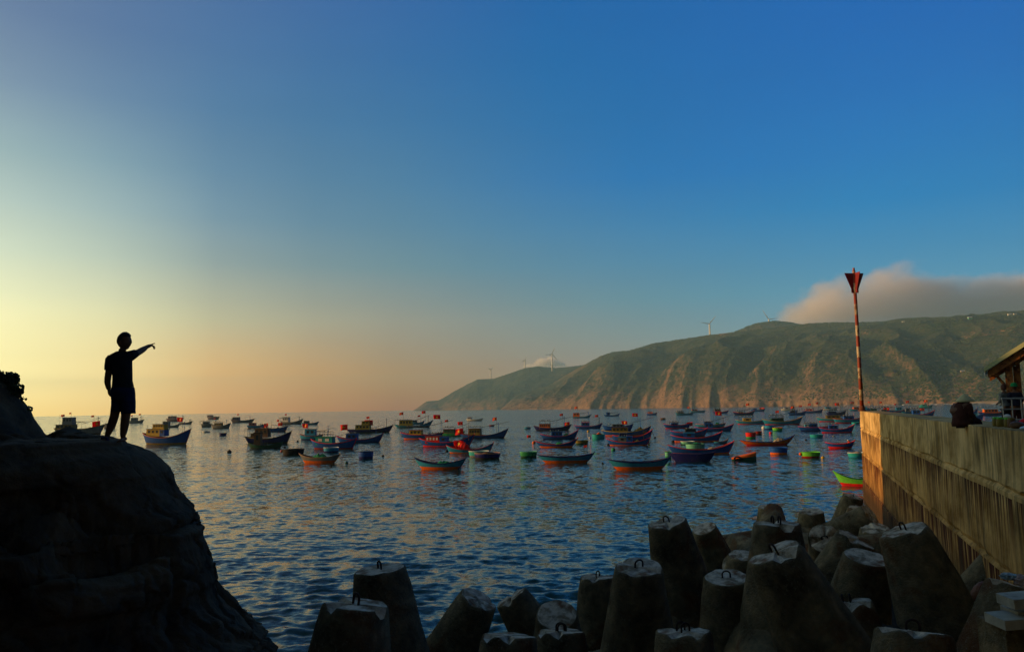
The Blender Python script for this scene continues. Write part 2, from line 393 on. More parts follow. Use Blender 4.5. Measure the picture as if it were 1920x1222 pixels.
# beach and its line of surf
mb = MB(); n = 60; sand = plain('beach_sand', (.55, .36, .17), .95, .05, .25)
vs = []
for i in range(n + 1):
    px = 1685 + i * 14; hz = interp(px, _hs); d0 = interp(px, NEAR_SHORE)
    t = min(1, i / 9)
    for (dd, z) in ((d0 - 60, -2.5), (d0 - 25, .35), (d0 + 12, 3.5 + 2 * t), (d0 + 40, 8 * t + 3)):
        r = ray(px, hz); k = (dd + 10 * math.sin(i * .5)) / r.y; vs.append((r.x * k, r.y * k, z))
mb.add(vs, [(i * 4 + j, (i + 1) * 4 + j, (i + 1) * 4 + j + 1, i * 4 + j + 1) for i in range(n) for j in range(3)])
tag(mb.build('beach', sand, smooth=True), kind='structure')
mb = MB(); rnd = random.Random(4)
foam = plain('foam', (.75, .74, .7), .6, .2, .1)
for px in list(range(1490, 1690, 9)) + list(range(1690, 1940, 4)):
    if px < 1690 and rnd.random() < .5: continue
    if rnd.random() < .35: continue
    d0 = interp(px, NEAR_SHORE) - 45 - rnd.random() * 12; r = ray(px, 760); c = Vector((r.x, r.y, 0)) * (d0 / r.y)
    L = rnd.uniform(6, 22)
    pr = [(c.x - L / 2, c.y - .8, -.1), (c.x - L / 4, c.y, .55), (c.x + L / 4, c.y, .6), (c.x + L / 2, c.y + .5, -.1)]
    mb.tube(pr, [.2, .8, .9, .2], 6)
tag(mb.build('surf', foam, smooth=True), kind='stuff', label='thin broken line of white surf along the far shore', cat='surf')

# scrub and low trees that cover the hillside
rnd = random.Random(11); mb = MB()
mS = MT('scrub_leaves', (.04, .07, .02), .9, .05); ob = mS.noise(mS.coord('World'), .02, 3)
mS.col(mS.mix(mS.ramp(ob, [(.35, 0), (.65, 1)]), (.022, .048, .016), (.085, .105, .035)))
cnt = 0
while cnt < 6500:
    px = rnd.uniform(1080, 1925); py = rnd.uniform(590, 752)
    if rnd.random() > .25 + .75 * (px - 1080) / 845: continue
    g = ground_ray(px, py)
    if g is None: continue
    p, dist, nn = g
    if fbm(p * .006, 2) < -.12 and rnd.random() < .8: continue
    if p.z < 14 and px < 1700: continue
    s = rnd.uniform(1.5, 3.6) * (dist / 2300) * (1.25 if py > 690 and px > 1650 else 1)
    a = rnd.random() * 6
    base = len(mb.v); k = 5
    vs = [(p.x, p.y, p.z + s * rnd.uniform(.4, .7))]
    for q in range(k):
        b = a + q * 2 * math.pi / k; r_ = s * rnd.uniform(.7, 1.25); vs.append((p.x + r_ * math.cos(b), p.y + r_ * math.sin(b), p.z + s * rnd.uniform(-.1, .5)))
    for q in range(k):
        b = a + .6 + q * 2 * math.pi / k; r_ = s * .9; vs.append((p.x + r_ * math.cos(b), p.y + r_ * math.sin(b), p.z - s * .6))
    fs = [(0, 1 + q, 1 + (q + 1) % k) for q in range(k)] + [(1 + q, 1 + k + q, 1 + k + (q + 1) % k, 1 + (q + 1) % k) for q in range(k)]
    mb.add(vs, fs); cnt += 1
tag(mb.build('hillside_scrub', mS.m), kind='stuff', label='dark green scrub and low trees covering the headland slope', cat='scrub')

# ---- dark rock the man stands on
mR = MT('dark_rock', (.03, .027, .022), .85, .25)
v = mR.coord('Object'); a = mR.noise(v, .9, 8, .7, .6); b = mR.noise(v, 5, 6, .7)
vor = mR.n('ShaderNodeTexVoronoi', feature='DISTANCE_TO_EDGE'); vor.inputs['Scale'].default_value = .75
dv = mR.n('ShaderNodeMix', data_type='VECTOR'); dv.inputs[0].default_value = .12; mR.l(v, dv.inputs[4])
nz = mR.n('ShaderNodeTexNoise'); nz.inputs['Scale'].default_value = 1.5; mR.l(v, nz.inputs[0]); mR.l(nz.outputs[1], dv.inputs[5]); mR.l(dv.outputs[1], vor.inputs['Vector'])
crack = mR.ramp(vor.outputs[0], [(0, 0), (.035, 1)])
c = mR.mix(mR.ramp(a, [(.35, 0), (.66, 1)]), (.022, .017, .010), (.14, .098, .052)); c = mR.mix(mR.ramp(b, [(.55, 0), (.75, .6)]), c, (.05, .055, .024))
mR.col(c); mR.bump(mR.math('ADD', a, mR.math('ADD', mR.math('MULTIPLY', b, .25), mR.math('MULTIPLY', crack, .08))), .9, .22)
SIL = [(210, 824), (232, 825), (245, 829), (262, 843), (290, 850), (312, 868), (325, 885), (330, 905), (345, 930), (365, 955), (380, 975), (384, 990), (380, 1003), (386, 1012), (395, 1035), (405, 1060), (412, 1095), (440, 1120), (465, 1150), (490, 1180), (505, 1200), (520, 1222), (560, 1290), (640, 1420), (700, 1560)]
YR = 12.9
prof = []
for (px, py) in SIL:
    p = at(px, py, YR); prof.append((p.x, p.z))
prof.append((prof[-1][0] + .6, -1.5))
zs = np.array([q[1] for q in prof]); xs_ = np.array([q[0] for q in prof])
nz_, nph = 260, 420
VV = np.zeros((nz_, nph, 3)); x_top = prof[0][0]
ZT = zs[0]
for j in range(nz_):
    t = j / (nz_ - 1)
    if t < .14:                                   # the top, near level
        z = ZT; k = t / .14; ext = 0; xr = x_top - (1 - k) * 2.2; B = .15 + k * 1.25
    else:
        z = ZT + (-1.5 - ZT) * ((t - .14) / .86); xr = float(np.interp(-z, -zs, xs_)); ext = xr - x_top; B = 1.4 + ext * .62
    for i in range(nph):
        ph = math.pi * (i / (nph - 1)) - math.pi / 2     # -90 near side .. +90 far side
        c_, s_ = math.cos(ph), math.sin(ph)
        A = (xr + 17.0)
        # superellipse with its long body running out of the picture to the left
        ex = max(0, c_) ** .28
        x = -17 + A * ex; y = YR + (B * (1.0 if s_ < 0 else 1.0)) * math.copysign(abs(s_) ** .9, s_) - (.9 * (x_top - x) * .0)
        if s_ < 0: y -= (1 - ex) * 2 + max(0, -s_) * ext * .25
        VV[j, i] = (x, y, z)
rockV = VV.reshape(-1, 3).copy()
Fr = grid_faces(nz_, nph)
tmp = np_mesh('tmp', rockV, Fr, mR.m); nr_ = np.zeros(len(rockV) * 3, np.float32); tmp.vertices.foreach_get('normal', nr_); nr_ = nr_.reshape(-1, 3); bpy.data.meshes.remove(tmp)
for k in range(len(rockV)):
    p = Vector(rockV[k]); j = k // nph; i = k % nph
    if nr_[k] @ np.array((p.x + 14, p.y - YR, .8)) < 0: nr_[k] *= -1
    q = p * .42
    d = .30 * noise.noise(q * 1.3) + .05 * noise.noise(p * 5) + .03 * noise.noise(p * 11)
    for sc_, am in ((.42, .55), (.95, .26), (2.1, .10)):
        w3 = p * sc_ + noise.noise_vector(p * sc_ * .8) * .25
        dist_, pts_ = noise.voronoi(w3)
        hv = noise.noise_vector(pts_[0] * 5.3); d += am * (hv.z * .55 + (w3 - pts_[0]).dot(hv) * 1.5 - .35 * max(0, .10 - (dist_[1] - dist_[0])) / .10)
    e = min(1, max(0, (ZT - p.z) / 1.2)); edge = 1 - .55 * max(0, 1 - abs((i / nph - .5) * 2) * 2.2)
    d *= (.12 + .88 * e) * edge
    if p.x < -7.1 and p.z > ZT - .3: d += (.42 * noise.noise(p * 1.3) + .16 * noise.noise(p * 3.7)) * min(1, (-7.1 - p.x))
    rockV[k] += nr_[k] * (d - .10 * e)
def proj(P):
    q = (P - np.array([0, 0, H])) @ np.array(C3); return 960 + F * q[:, 0] / -q[:, 2], 611 - F * q[:, 1] / -q[:, 2]
sy_ = np.array([q[1] for q in SIL], float); sx_ = np.array([q[0] for q in SIL], float)
for it in range(3):
    G = rockV.reshape(nz_, nph, 3); dl = np.zeros(nz_)
    for j in range(nz_):
        X_, Y_ = proj(G[j]); k_ = int(np.argmax(X_)); dl[j] = (np.interp(Y_[k_], sy_, sx_) - X_[k_]) / F * G[j, k_, 1]
    dl[:int(.14 * nz_)] = dl[int(.14 * nz_)]
    ker = np.ones(5) / 5; dl = np.convolve(np.pad(dl, 2, 'edge'), ker, 'valid')
    wgt = np.clip((G[:, :, 0] + 16) / 8, 0, 1); G[:, :, 0] += dl[:, None] * wgt * .8
    rockV = G.reshape(-1, 3)
rock_o = link('rock_outcrop', np_mesh('rock_outcrop', rockV, Fr[:, ::-1], mR.m)); tag(rock_o, kind='structure')
RBV = BVHTree.FromPolygons([tuple(v) for v in rockV], [tuple(f) for f in Fr])
def rock_z(x, y):
    h_ = RBV.ray_cast(Vector((x, y, 20)), Vector((0, 0, -1))); return h_[0].z if h_[0] is not None else ZT

# ---- the steep coast hill that rises left of the picture (its shadow lies over the breakwater)
def coast(x, y):
    # x of the seaward foot at this y, always outside the frame beyond the visible flank
    bm = max(0, 1 - ((y - 20.2) / 2.6) ** 2); foot = -.637 * y + 1.9 * bm - 1.2 * (1 - bm)
    top = 22 if y < 22 else (22 - (y - 22) * 1.35 if y < 29 else 12.6)
    if y > 42.6: top -= (y - 42.6) * 9
    if y < -20: top = 22
    u = foot - x
    if u < 0: return -2 + max(-1, u * .3)
    z = -1 + 6.1 * min(1, u / .5) + max(0, u - .5) * 1.45
    z = min(z, top + .12 * min(u, 30)) + .6 * fbm(Vector((x * .35, y * .35, 4)), 4) * min(1, u) + .35 * (1 - 2 * abs(noise.noise(Vector((x * .9, y * .9, 7))))) * min(1, u * 1.5) + .12 * noise.noise(Vector((x * 2.6, y * 2.6, 1))) + .9 * noise.noise(Vector((x * .1, y * .1, 0))) * min(1, u / 3)
    return z
gx = np.concatenate([np.linspace(-90, -34, 40), np.linspace(-33.6, -4.6, 200)]); gy = np.concatenate([np.linspace(-60, 10, 50), np.linspace(10.3, 50, 190)])
Vc = np.array([[(x, y, coast(x, y)) for x in gx] for y in gy]).reshape(-1, 3)
cst = link('coast_hill', np_mesh('coast_hill', Vc, grid_faces(len(gy), len(gx)), mR.m)); tag(cst, kind='structure')

# ---- quay beside the camera, out of the picture
conc = MT('concrete', (.12, .12, .09), .9, .15)
mb = MB(); mb.box((9.2, -6, 1.2), (24, 18, 6.2)); tag(mb.build('quay', plain('quay_concrete', (.16, .15, .13), .9, 1.5)), kind='structure')
# ================================================================== THINGS ON THE HEADLAND
white_m = plain('white_metal', (.75, .75, .73), .5, 3, .1)
def turbine(hx, hy, base_py, d, blades, label, pxscale):
    hub = at(hx, hy, d); gz = at(hx, base_py, d).z - 12
    t = empty('wind_turbine', (hub.x, hub.y, gz), 0, label, 'wind turbine', 'wind turbines along the headland ridge')
    k = d / F
    mb = MB(); hz_ = hub.z - gz; mb.tube([(0, 0, 0), (0, 0, hz_ * .5), (0, 0, hz_)], [1.5 * k, 1.25 * k, .95 * k], 12); mb.build('tower', white_m, t, True)
    mb = MB(); mb.box((0, 0, hz_), (1.2 * k, 3 * k, 1.1 * k)); mb.build('nacelle', white_m, t)
    mb = MB(); mb.ball((0, -1.9 * k, hz_), .62 * k, 10, 8); mb.build('hub', white_m, t, True)
    for (bx, by) in blades:
        dx, dz = (bx - hx) * k, -(by - hy) * k; L = math.hypot(dx, dz); ux, uz = dx / L, dz / L; nx_, nz_2 = -uz, ux
        mb = MB(); vs = []
        for q in range(7):
            f = q / 6; w_ = (.9 * (1 - f) + .35) * k * (.6 if q == 0 else 1); c = (ux * L * f, -2.0 * k, hz_ + uz * L * f)
            vs += [(c[0] + nx_ * w_, c[1] + .12 * k, c[2] + nz_2 * w_), (c[0], c[1] - .12 * k, c[2]), (c[0] - nx_ * w_ * .5, c[1] + .05 * k, c[2] - nz_2 * w_ * .5)]
        fs = []
        for q in range(6):
            for r_ in range(3): fs.append((q * 3 + r_, q * 3 + (r_ + 1) % 3, (q + 1) * 3 + (r_ + 1) % 3, (q + 1) * 3 + r_))
        fs += [(2, 1, 0), (18, 19, 20)]; mb.add(vs, fs); mb.build('blade', white_m, t)
turbine(1035, 664, 692, 4500, [(1041, 651), (1046, 677), (1022, 665)], 'white wind turbine rising in front of the small cloud on the left ridge', 1)
turbine(984, 676, 694, 5200, [(988, 670), (977, 678), (985, 683)], 'small white wind turbine just left of the small ridge cloud', 1)
turbine(920, 693, 713, 5000, [(926, 689), (914, 689), (920, 700)], 'leftmost white wind turbine, alone on the low left end of the headland', 1)
turbine(1330, 607, 632, 3450, [(1342, 593), (1313, 604), (1331, 627)], 'white wind turbine above the middle of the ridge with one blade pointing down', 1)
turbine(1441, 599, 606, 4000, [(1430, 581), (1456, 597), (1441, 612)], 'rightmost wind turbine, sticking up over the dark hump with one long raised blade', 1)
def house(px, py, w, h, wall, roofc, label):
    g = ground_ray(px, py); p = g[0] if g else at(px, py, 1600)
    k = p.y / F; W_, H_, D_ = w * k, h * k, w * k * .6
    t = empty('house', (p.x, p.y, p.z - .5), R(-8), label, 'house', 'small houses on the headland')
    mb = MB(); mb.box((0, 0, H_ * .5), (W_, D_, H_)); mb.build('wall', paint(wall, .2), t)
    mb = MB(); e = W_ * .56; vs = [(-e, -D_ * .6, H_), (e, -D_ * .6, H_), (e, D_ * .6, H_), (-e, D_ * .6, H_), (-e * .9, 0, H_ * 1.5), (e * .9, 0, H_ * 1.5)]
    mb.add(vs, [(0, 1, 5, 4), (2, 3, 4, 5), (0, 4, 3), (1, 2, 5), (0, 3, 2, 1)]); mb.build('roof', paint(roofc, .2), t)
    for q in (-.28, .05, .33):
        mb = MB(); mb.box((q * W_, -D_ * .5 - .05, H_ * .5), (W_ * .12, .12, H_ * .4)); mb.build('window', paint('glass', .1), t)
house(1819, 598, 7, 3, 'mint', 'white', 'pale green roofed house below the cloud, at the top of the orange clearing')
house(1694, 604, 5, 1.8, 'white', 'sand', 'tiny whitish house under the cloud, right of the beacon pole')
house(1893, 591, 6, 2.2, 'white', 'white', 'left one of two white houses at the far right end of the ridge')
house(1903, 590, 5, 2.0, 'white', 'white', 'right one of two white houses at the far right end of the ridge')
house(1805, 697, 7, 2.2, 'sand', 'white', 'pale house among the scrub low on the slope above the beach')
clear_m = plain('bare_earth', (.42, .23, .12), .95, .05, .3)

# ================================================================== THE BREAKWATER WALL
WT = 5.47                                             # top of the wall
def wx(y): return 3.66 + .357 * y
WN = Vector((-.9418, .3362, 0)); WD = Vector((.3362, .9418, 0))
wm = MT('harbour_wall_concrete', (.3, .25, .15), .92, .1)
g = wm.coord('World')
st = wm.noise(wm.coord('World', (2.2, 2.2, .16)), 2.2, 7, .65, .2)
st2 = wm.noise(wm.coord('World', (5, 5, .22)), 1.6, 5, .6)
bl = wm.noise(wm.coord('World', (.5, .5, .8)), 1.3, 6, .6, .3); fn = wm.noise(g, 9, 5)
c = wm.mix(wm.ramp(bl, [(.36, 0), (.62, 1)]), (.30, .175, .04), (.76, .52, .20))
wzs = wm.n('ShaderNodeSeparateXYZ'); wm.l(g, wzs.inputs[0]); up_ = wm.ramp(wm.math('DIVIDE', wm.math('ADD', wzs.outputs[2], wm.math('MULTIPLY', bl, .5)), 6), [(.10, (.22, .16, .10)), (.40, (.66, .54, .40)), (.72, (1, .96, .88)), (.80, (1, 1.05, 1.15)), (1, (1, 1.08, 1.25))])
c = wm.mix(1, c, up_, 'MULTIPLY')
c = wm.mix(wm.ramp(st2, [(.5, 0), (.75, .35)]), c, (.72, .56, .30))
sp_ = wm.n('ShaderNodeSeparateXYZ'); wm.l(g, sp_.inputs[0]); z = sp_.outputs[2]
# rust weeps below each casting joint and fades before the next
def weep(z0, ln, dens):
    t_ = wm.n('ShaderNodeMapRange'); wm.l(z, t_.inputs[0]); t_.inputs[1].default_value = z0 - ln; t_.inputs[2].default_value = z0; t_.inputs[3].default_value = 0; t_.inputs[4].default_value = 1
    inside = wm.math('MULTIPLY', wm.math('LESS_THAN', z, z0), t_.outputs[0])
    s_ = wm.noise(wm.coord('World', (4.2, 4.2, .10)), dens, 3, .5)
    return wm.ramp(wm.math('ADD', s_, wm.math('MULTIPLY', inside, .13)), [(.565, 0), (.62, 1)]), inside
f1, i1 = weep(4.25, 1.5, 2.0); f2, i2 = weep(2.75, 2.0, 2.3); f3, i3 = weep(1.2, 2.0, 2.1)
rf = wm.math('MINIMUM', 1, wm.math('ADD', wm.math('MULTIPLY', f1, i1), wm.math('MULTIPLY', wm.math('ADD', wm.math('MULTIPLY', f2, i2), wm.math('MULTIPLY', f3, i3)), 1.3)))
c = wm.mix(rf, c, (.075, .018, .006))
msk = wm.ramp(wm.noise(wm.coord('World', (.3, .3, .5)), 1.4, 4, .6), [(.38, .1), (.62, 1)])
gr = wm.ramp(wm.math('ADD', wm.math('MULTIPLY', st, 1), wm.math('MULTIPLY', z, .012)), [(.51, 0), (.64, .7)]); c = wm.mix(wm.math('MULTIPLY', gr, msk), c, (.055, .052, .025))
wt_ = wm.ramp(wm.math('SUBTRACT', 1.6, z), [(0, 0), (1, 1)]); c = wm.mix(wm.math('MULTIPLY', wt_, .85), c, (.035, .026, .014))
wm.col(c); wm.bump(wm.math('ADD', wm.math('MULTIPLY', bl, .8), wm.math('ADD', wm.math('MULTIPLY', st, .12), wm.math('MULTIPLY', fn, .4))), .6, .05)
ysn = np.concatenate([np.linspace(3, 51.5, 240)]); VV = []
zsl = [WT, WT - .02, 4.60, 4.46, 4.40, 4.33, 3.2, 2.95, 2.84, 2.78, 1.6, 1.30, 1.20, 1.12, -1.5]
def face_off(y, zz, zi):
    s = y * 1.06
    off = .0
    wob = .08 * noise.noise(Vector((s * .5, 0, zi))) + .04 * noise.noise(Vector((s * 3, 1, zi)))
    if zz < 4.5: off += .012
    if zz < 2.9: off += .015
    if zz < 1.25: off += .06
    if zi in (4, 8, 12): off -= .06 + .06 * noise.noise(Vector((s * 2.4, 3, zi)))
    off += .035 * noise.noise(Vector((s * .6, zz * .8, 3))) + .015 * noise.noise(Vector((s * 2.7, zz * 2.5, 5)))
    pj = (s / 4.4) % 1
    if pj < .02: off -= .03
    return off, wob
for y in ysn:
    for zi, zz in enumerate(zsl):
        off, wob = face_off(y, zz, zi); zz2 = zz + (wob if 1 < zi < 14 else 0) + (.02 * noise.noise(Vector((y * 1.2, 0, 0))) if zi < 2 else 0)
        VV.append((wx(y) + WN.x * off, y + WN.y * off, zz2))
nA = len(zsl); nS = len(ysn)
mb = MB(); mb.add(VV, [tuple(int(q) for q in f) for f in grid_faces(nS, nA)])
# top, back and end of the wall
TH = 1.15
top = []
for i in range(0, nS, 3):
    y = ysn[i]; a = Vector(VV[i * nA]); top += [tuple(a), (a.x + .5, a.y - .18, a.z + .006), (wx(y) - WN.x * TH, y - WN.y * TH, WT - .01), (wx(y) - WN.x * TH, y - WN.y * TH, -1.5)]
nt_ = len(top) // 4; mb.add(top, [(i * 4 + j, i * 4 + j + 1, (i + 1) * 4 + j + 1, (i + 1) * 4 + j) for i in range(nt_ - 1) for j in range(3)])
e0 = [VV[(nS - 1) * nA + k] for k in range(nA)]; ye = ysn[-1]; bk = [(wx(ye) - WN.x * TH, ye - WN.y * TH, q[2]) for q in e0]
mb.add(e0 + bk, [(k, k + 1, nA + k + 1, nA + k) for k in range(nA - 1)])
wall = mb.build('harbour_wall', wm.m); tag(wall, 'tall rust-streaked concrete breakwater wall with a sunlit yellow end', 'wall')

# ---- beacon pole on the end of the wall
bp = Vector((wx(51.2) + .14, 51.2, WT))
pole = empty('beacon_pole', bp, 0, 'red and white banded pole with a red triangular topmark on the end of the wall', 'beacon')
mp_ = MT('banded_paint', (.5, .1, .05), .6, .3); gz = mp_.n('ShaderNodeSeparateXYZ'); mp_.l(mp_.coord('Object'), gz.inputs[0])
bd = mp_.math('FRACT', mp_.math('DIVIDE', gz.outputs[2], 1.36)); nz1 = mp_.noise(mp_.coord('Object', (1, 1, .6)), 4, 6, .7)
isr = mp_.ramp(bd, [(0, 1), (.49, 1), (.5, 0), (.99, 0), (1, 1)], 'CONSTANT')
whit = mp_.mix(mp_.ramp(nz1, [(.5, 0), (.56, 1)]), (.50, .42, .27), (.2, .085, .035)); redd = mp_.mix(mp_.ramp(nz1, [(.52, 0), (.6, 1)]), (.27, .045, .02), (.15, .06, .03))
mp_.col(mp_.mix(isr, whit, redd)); mp_.bump(nz1, .3, .02)
rd = MT('topmark_paint', (.42, .025, .02), .5, .3); nz2 = rd.noise(rd.coord(), 3, 5); rd.col(rd.mix(rd.ramp(nz2, [(.5, 0), (.72, .8)]), (.22, .012, .016), (.09, .02, .02)))
PH = 8.9
mb = MB(); mb.tube([(0, 0, .06), (0, 0, 3), (0, 0, PH)], [.125, .115, .097], 14); mb.build('pole', mp_.m, pole, True)
mb = MB(); mb.lathe([(.0, 0), (.24, 0), (.24, .07), (.17, .09), (.15, .35), (.0, .35)], 14); mb.build('base_flange', plain('rusty_iron', (.16, .05, .025), .8, 8), pole)
for ang in (9, 99):
    c_, s_ = math.cos(R(ang)), math.sin(R(ang)); mb = MB()
    pf = [(-.66, PH - .08), (.66, PH - .08), (.64, PH - .16), (.25, PH - 1.1), (.25, PH - 1.36), (-.25, PH - 1.36), (-.25, PH - 1.1), (-.64, PH - .16)]
    vs = [(c_ * x_ - s_ * t_, s_ * x_ + c_ * t_, z_) for t_ in (-.012, .012) for (x_, z_) in pf]; n8 = 8
    mb.add(vs, [tuple(range(8)), tuple(range(15, 7, -1))] + [(k, 8 + k, 8 + (k + 1) % 8, (k + 1) % 8) for k in range(8)]); mb.build('topmark_panel', rd.m, pole)
mb = MB(); mb.tube([(0, 0, PH), (0, 0, PH + .08), (0, 0, PH + .1), (0, 0, PH + .26)], [.10, .10, .07, .07], 12); mb.build('lamp_cap', paint('pink', .6), pole, True)

# ---- quay deck behind the wall, the pavilion and its railing
mb = MB(); mb.box((26.3, 24.5, 2.4), (15.4, 14.0, 5.1)); dk = mb.build('quay', bpy.data.materials['quay_concrete']); tag(dk, kind='structure')
DZ = 4.953
pv_ = at(1893, 700, 30.0)
pav = empty('pavilion', (pv_.x, 30.0, DZ), -R(31), 'open pavilion with a pale green sheet roof on rusty orange steel posts', 'pavilion')
rust = MT('rusty_steel', (.3, .09, .02), .75, .25); nr1 = rust.noise(rust.coord(), 5, 6, .7); rust.col(rust.mix(rust.ramp(nr1, [(.42, 0), (.58, 1)]), (.5, .20, .05), (.17, .055, .025))); rust.bump(nr1, .4, .02)
rz0 = at(1852, 697, 30).z - DZ; rx0 = at(1852, 697, 30).x - pv_.x; sl_ = 45 / 68
roof_m = plain('pale_green_sheet', (.55, .62, .33), .5, 1.5, .15)
mb = MB(); L1 = 4.6
def slab(x0, z0, x1, z1, t_, y0, y1): 
    vs = [(x, y, z + dz) for (x, z) in ((x0, z0), (x1, z1)) for y in (y0, y1) for dz in (0, t_)]
    mb.add(vs, [(0, 2, 3, 1), (4, 5, 7, 6), (0, 1, 5, 4), (2, 6, 7, 3), (1, 3, 7, 5), (0, 4, 6, 2)])
slab(rx0, rz0, rx0 + L1, rz0 + L1 * sl_, .17, -.5, 6.5); slab(rx0 + L1 + .01, rz0 + L1 * sl_, rx0 + 2 * L1, rz0, .17, -.5, 6.5); mb.build('roof', roof_m, pav)
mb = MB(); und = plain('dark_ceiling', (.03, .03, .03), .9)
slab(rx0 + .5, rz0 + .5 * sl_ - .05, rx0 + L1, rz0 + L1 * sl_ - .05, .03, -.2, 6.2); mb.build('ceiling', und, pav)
for yy in (-.35, 6.2):
    mb = MB(); slab(rx0 + .12, rz0 + .12 * sl_ - .30, rx0 + L1, rz0 + L1 * sl_ - .30, .27, yy, yy + .12)
    k = 0
    while k * .42 < L1 - .3:
        x_ = rx0 + .3 + k * .42; mb.box((x_, yy + .06, rz0 + (x_ - rx0) * sl_ - .16), (.05, .17, .30)); k += 1
    mb.build('beam', rust.m, pav)
px_ = 0.0
for yy in (-.1, 6.0):
    mb = MB(); mb.box((px_, yy, (rz0 + (px_ - rx0) * sl_ - .32) / 2), (.20, .16, rz0 + (px_ - rx0) * sl_ - .32)); mb.box((px_ + .28, yy + .3, (rz0 + (px_ + .28 - rx0) * sl_ - .32) / 2), (.14, .14, rz0 + (px_ + .28 - rx0) * sl_ - .32)); mb.build('post', rust.m, pav)
a_ = at(1868, 697, 30); b_ = at(1893, 733, 30)
mb = MB(); mb.tube([(a_.x - pv_.x, -.12, a_.z - DZ), (b_.x - pv_.x, -.12, b_.z - DZ)], .055, 6); mb.build('brace', rust.m, pav)
a_ = at(1868, 701, 30); b_ = at(1853, 703, 30); c2_ = at(1854, 696, 30)
mb = MB(); mb.tube([(q.x - pv_.x, -.3, q.z - DZ) for q in (a_, b_, c2_)], .03, 6); mb.build('gutter_bracket', paint('white', .4), pav)
rl = at(1879, 747, 28.6); steel = plain('galvanised_steel', (.42, .44, .42), .45, 10, .2)
rail = empty('railing', (rl.x, 28.6, DZ), 0, 'grey pipe railing on the quay in front of the two standing people', 'railing')
zt = rl.z - DZ; mb = MB()
for q in (1, .66, .33):
    mb.tube([(-.03, 0, zt * q), (4.2, 0, zt * q)], .022 if q < 1 else .032, 6)
mb.build('rail_bars', steel, rail)
for q in range(13):
    mb = MB(); mb.tube([(q * .33, 0, 0), (q * .33, 0, zt)], .02, 6); mb.build('upright', steel, rail)

# ================================================================== TETRAPODS
cm = MT('tetrapod_concrete', (.12, .12, .09), .93, .12)
v = cm.coord('Object'); oi = cm.n('ShaderNodeObjectInfo')
vv = cm.n('ShaderNodeVectorMath', operation='ADD'); cm.l(v, vv.inputs[0]); rv = cm.n('ShaderNodeCombineXYZ'); cm.l(cm.math('MULTIPLY', oi.outputs['Random'], 37), rv.inputs[0]); cm.l(rv.outputs[0], vv.inputs[1]); v = vv.outputs[0]
a = cm.noise(v, 1.3, 7, .65, .3); b = cm.noise(v, 5.5, 7, .7); f3_ = cm.noise(v, 22, 4, .7)
c = cm.mix(cm.ramp(a, [(.36, 0), (.64, 1)]), (.06, .047, .026), (.40, .32, .18)); c = cm.mix(cm.ramp(b, [(.4, 0), (.66, .8)]), c, (.12, .115, .07))
c = cm.mix(cm.ramp(cm.noise(v, .8, 4, .6, .5), [(.54, 0), (.66, .8)]), c, (.16, .06, .02))
c = cm.mix(cm.ramp(f3_, [(.56, 0), (.7, .6)]), c, (.36, .34, .26))
wz = cm.n('ShaderNodeSeparateXYZ'); cm.l(cm.n('ShaderNodeNewGeometry').outputs['Position'], wz.inputs[0])
wet = cm.ramp(cm.math('ADD', wz.outputs[2], cm.math('MULTIPLY', b, .8)), [(.9, 1), (1.5, 0)]); c = cm.mix(cm.math('MULTIPLY', wet, .85), c, (.014, .018, .008))
cm.col(c); cm.bump(cm.math('ADD', cm.math('MULTIPLY', b, .8), cm.math('MULTIPLY', f3_, .5)), 1.0, .07)
ct = MT('tetrapod_cap_concrete', (.4, .36, .26), .9, .1)
v = ct.coord('Object'); a = ct.noise(v, 2.6, 6, .65, .3); b = ct.noise(v, 9, 6)
c = ct.mix(ct.ramp(a, [(.42, 0), (.56, 1)]), (.72, .64, .5), (.26, .22, .15)); c = ct.mix(ct.ramp(ct.noise(v, 1.7, 4, .6, .8), [(.55, 0), (.68, .8)]), c, (.24, .09, .03))
ct.col(c); ct.bump(b, .7, .04)
loop_m = plain('rusty_rebar', (.035, .02, .014), .8, 12)
LEG = 2.75
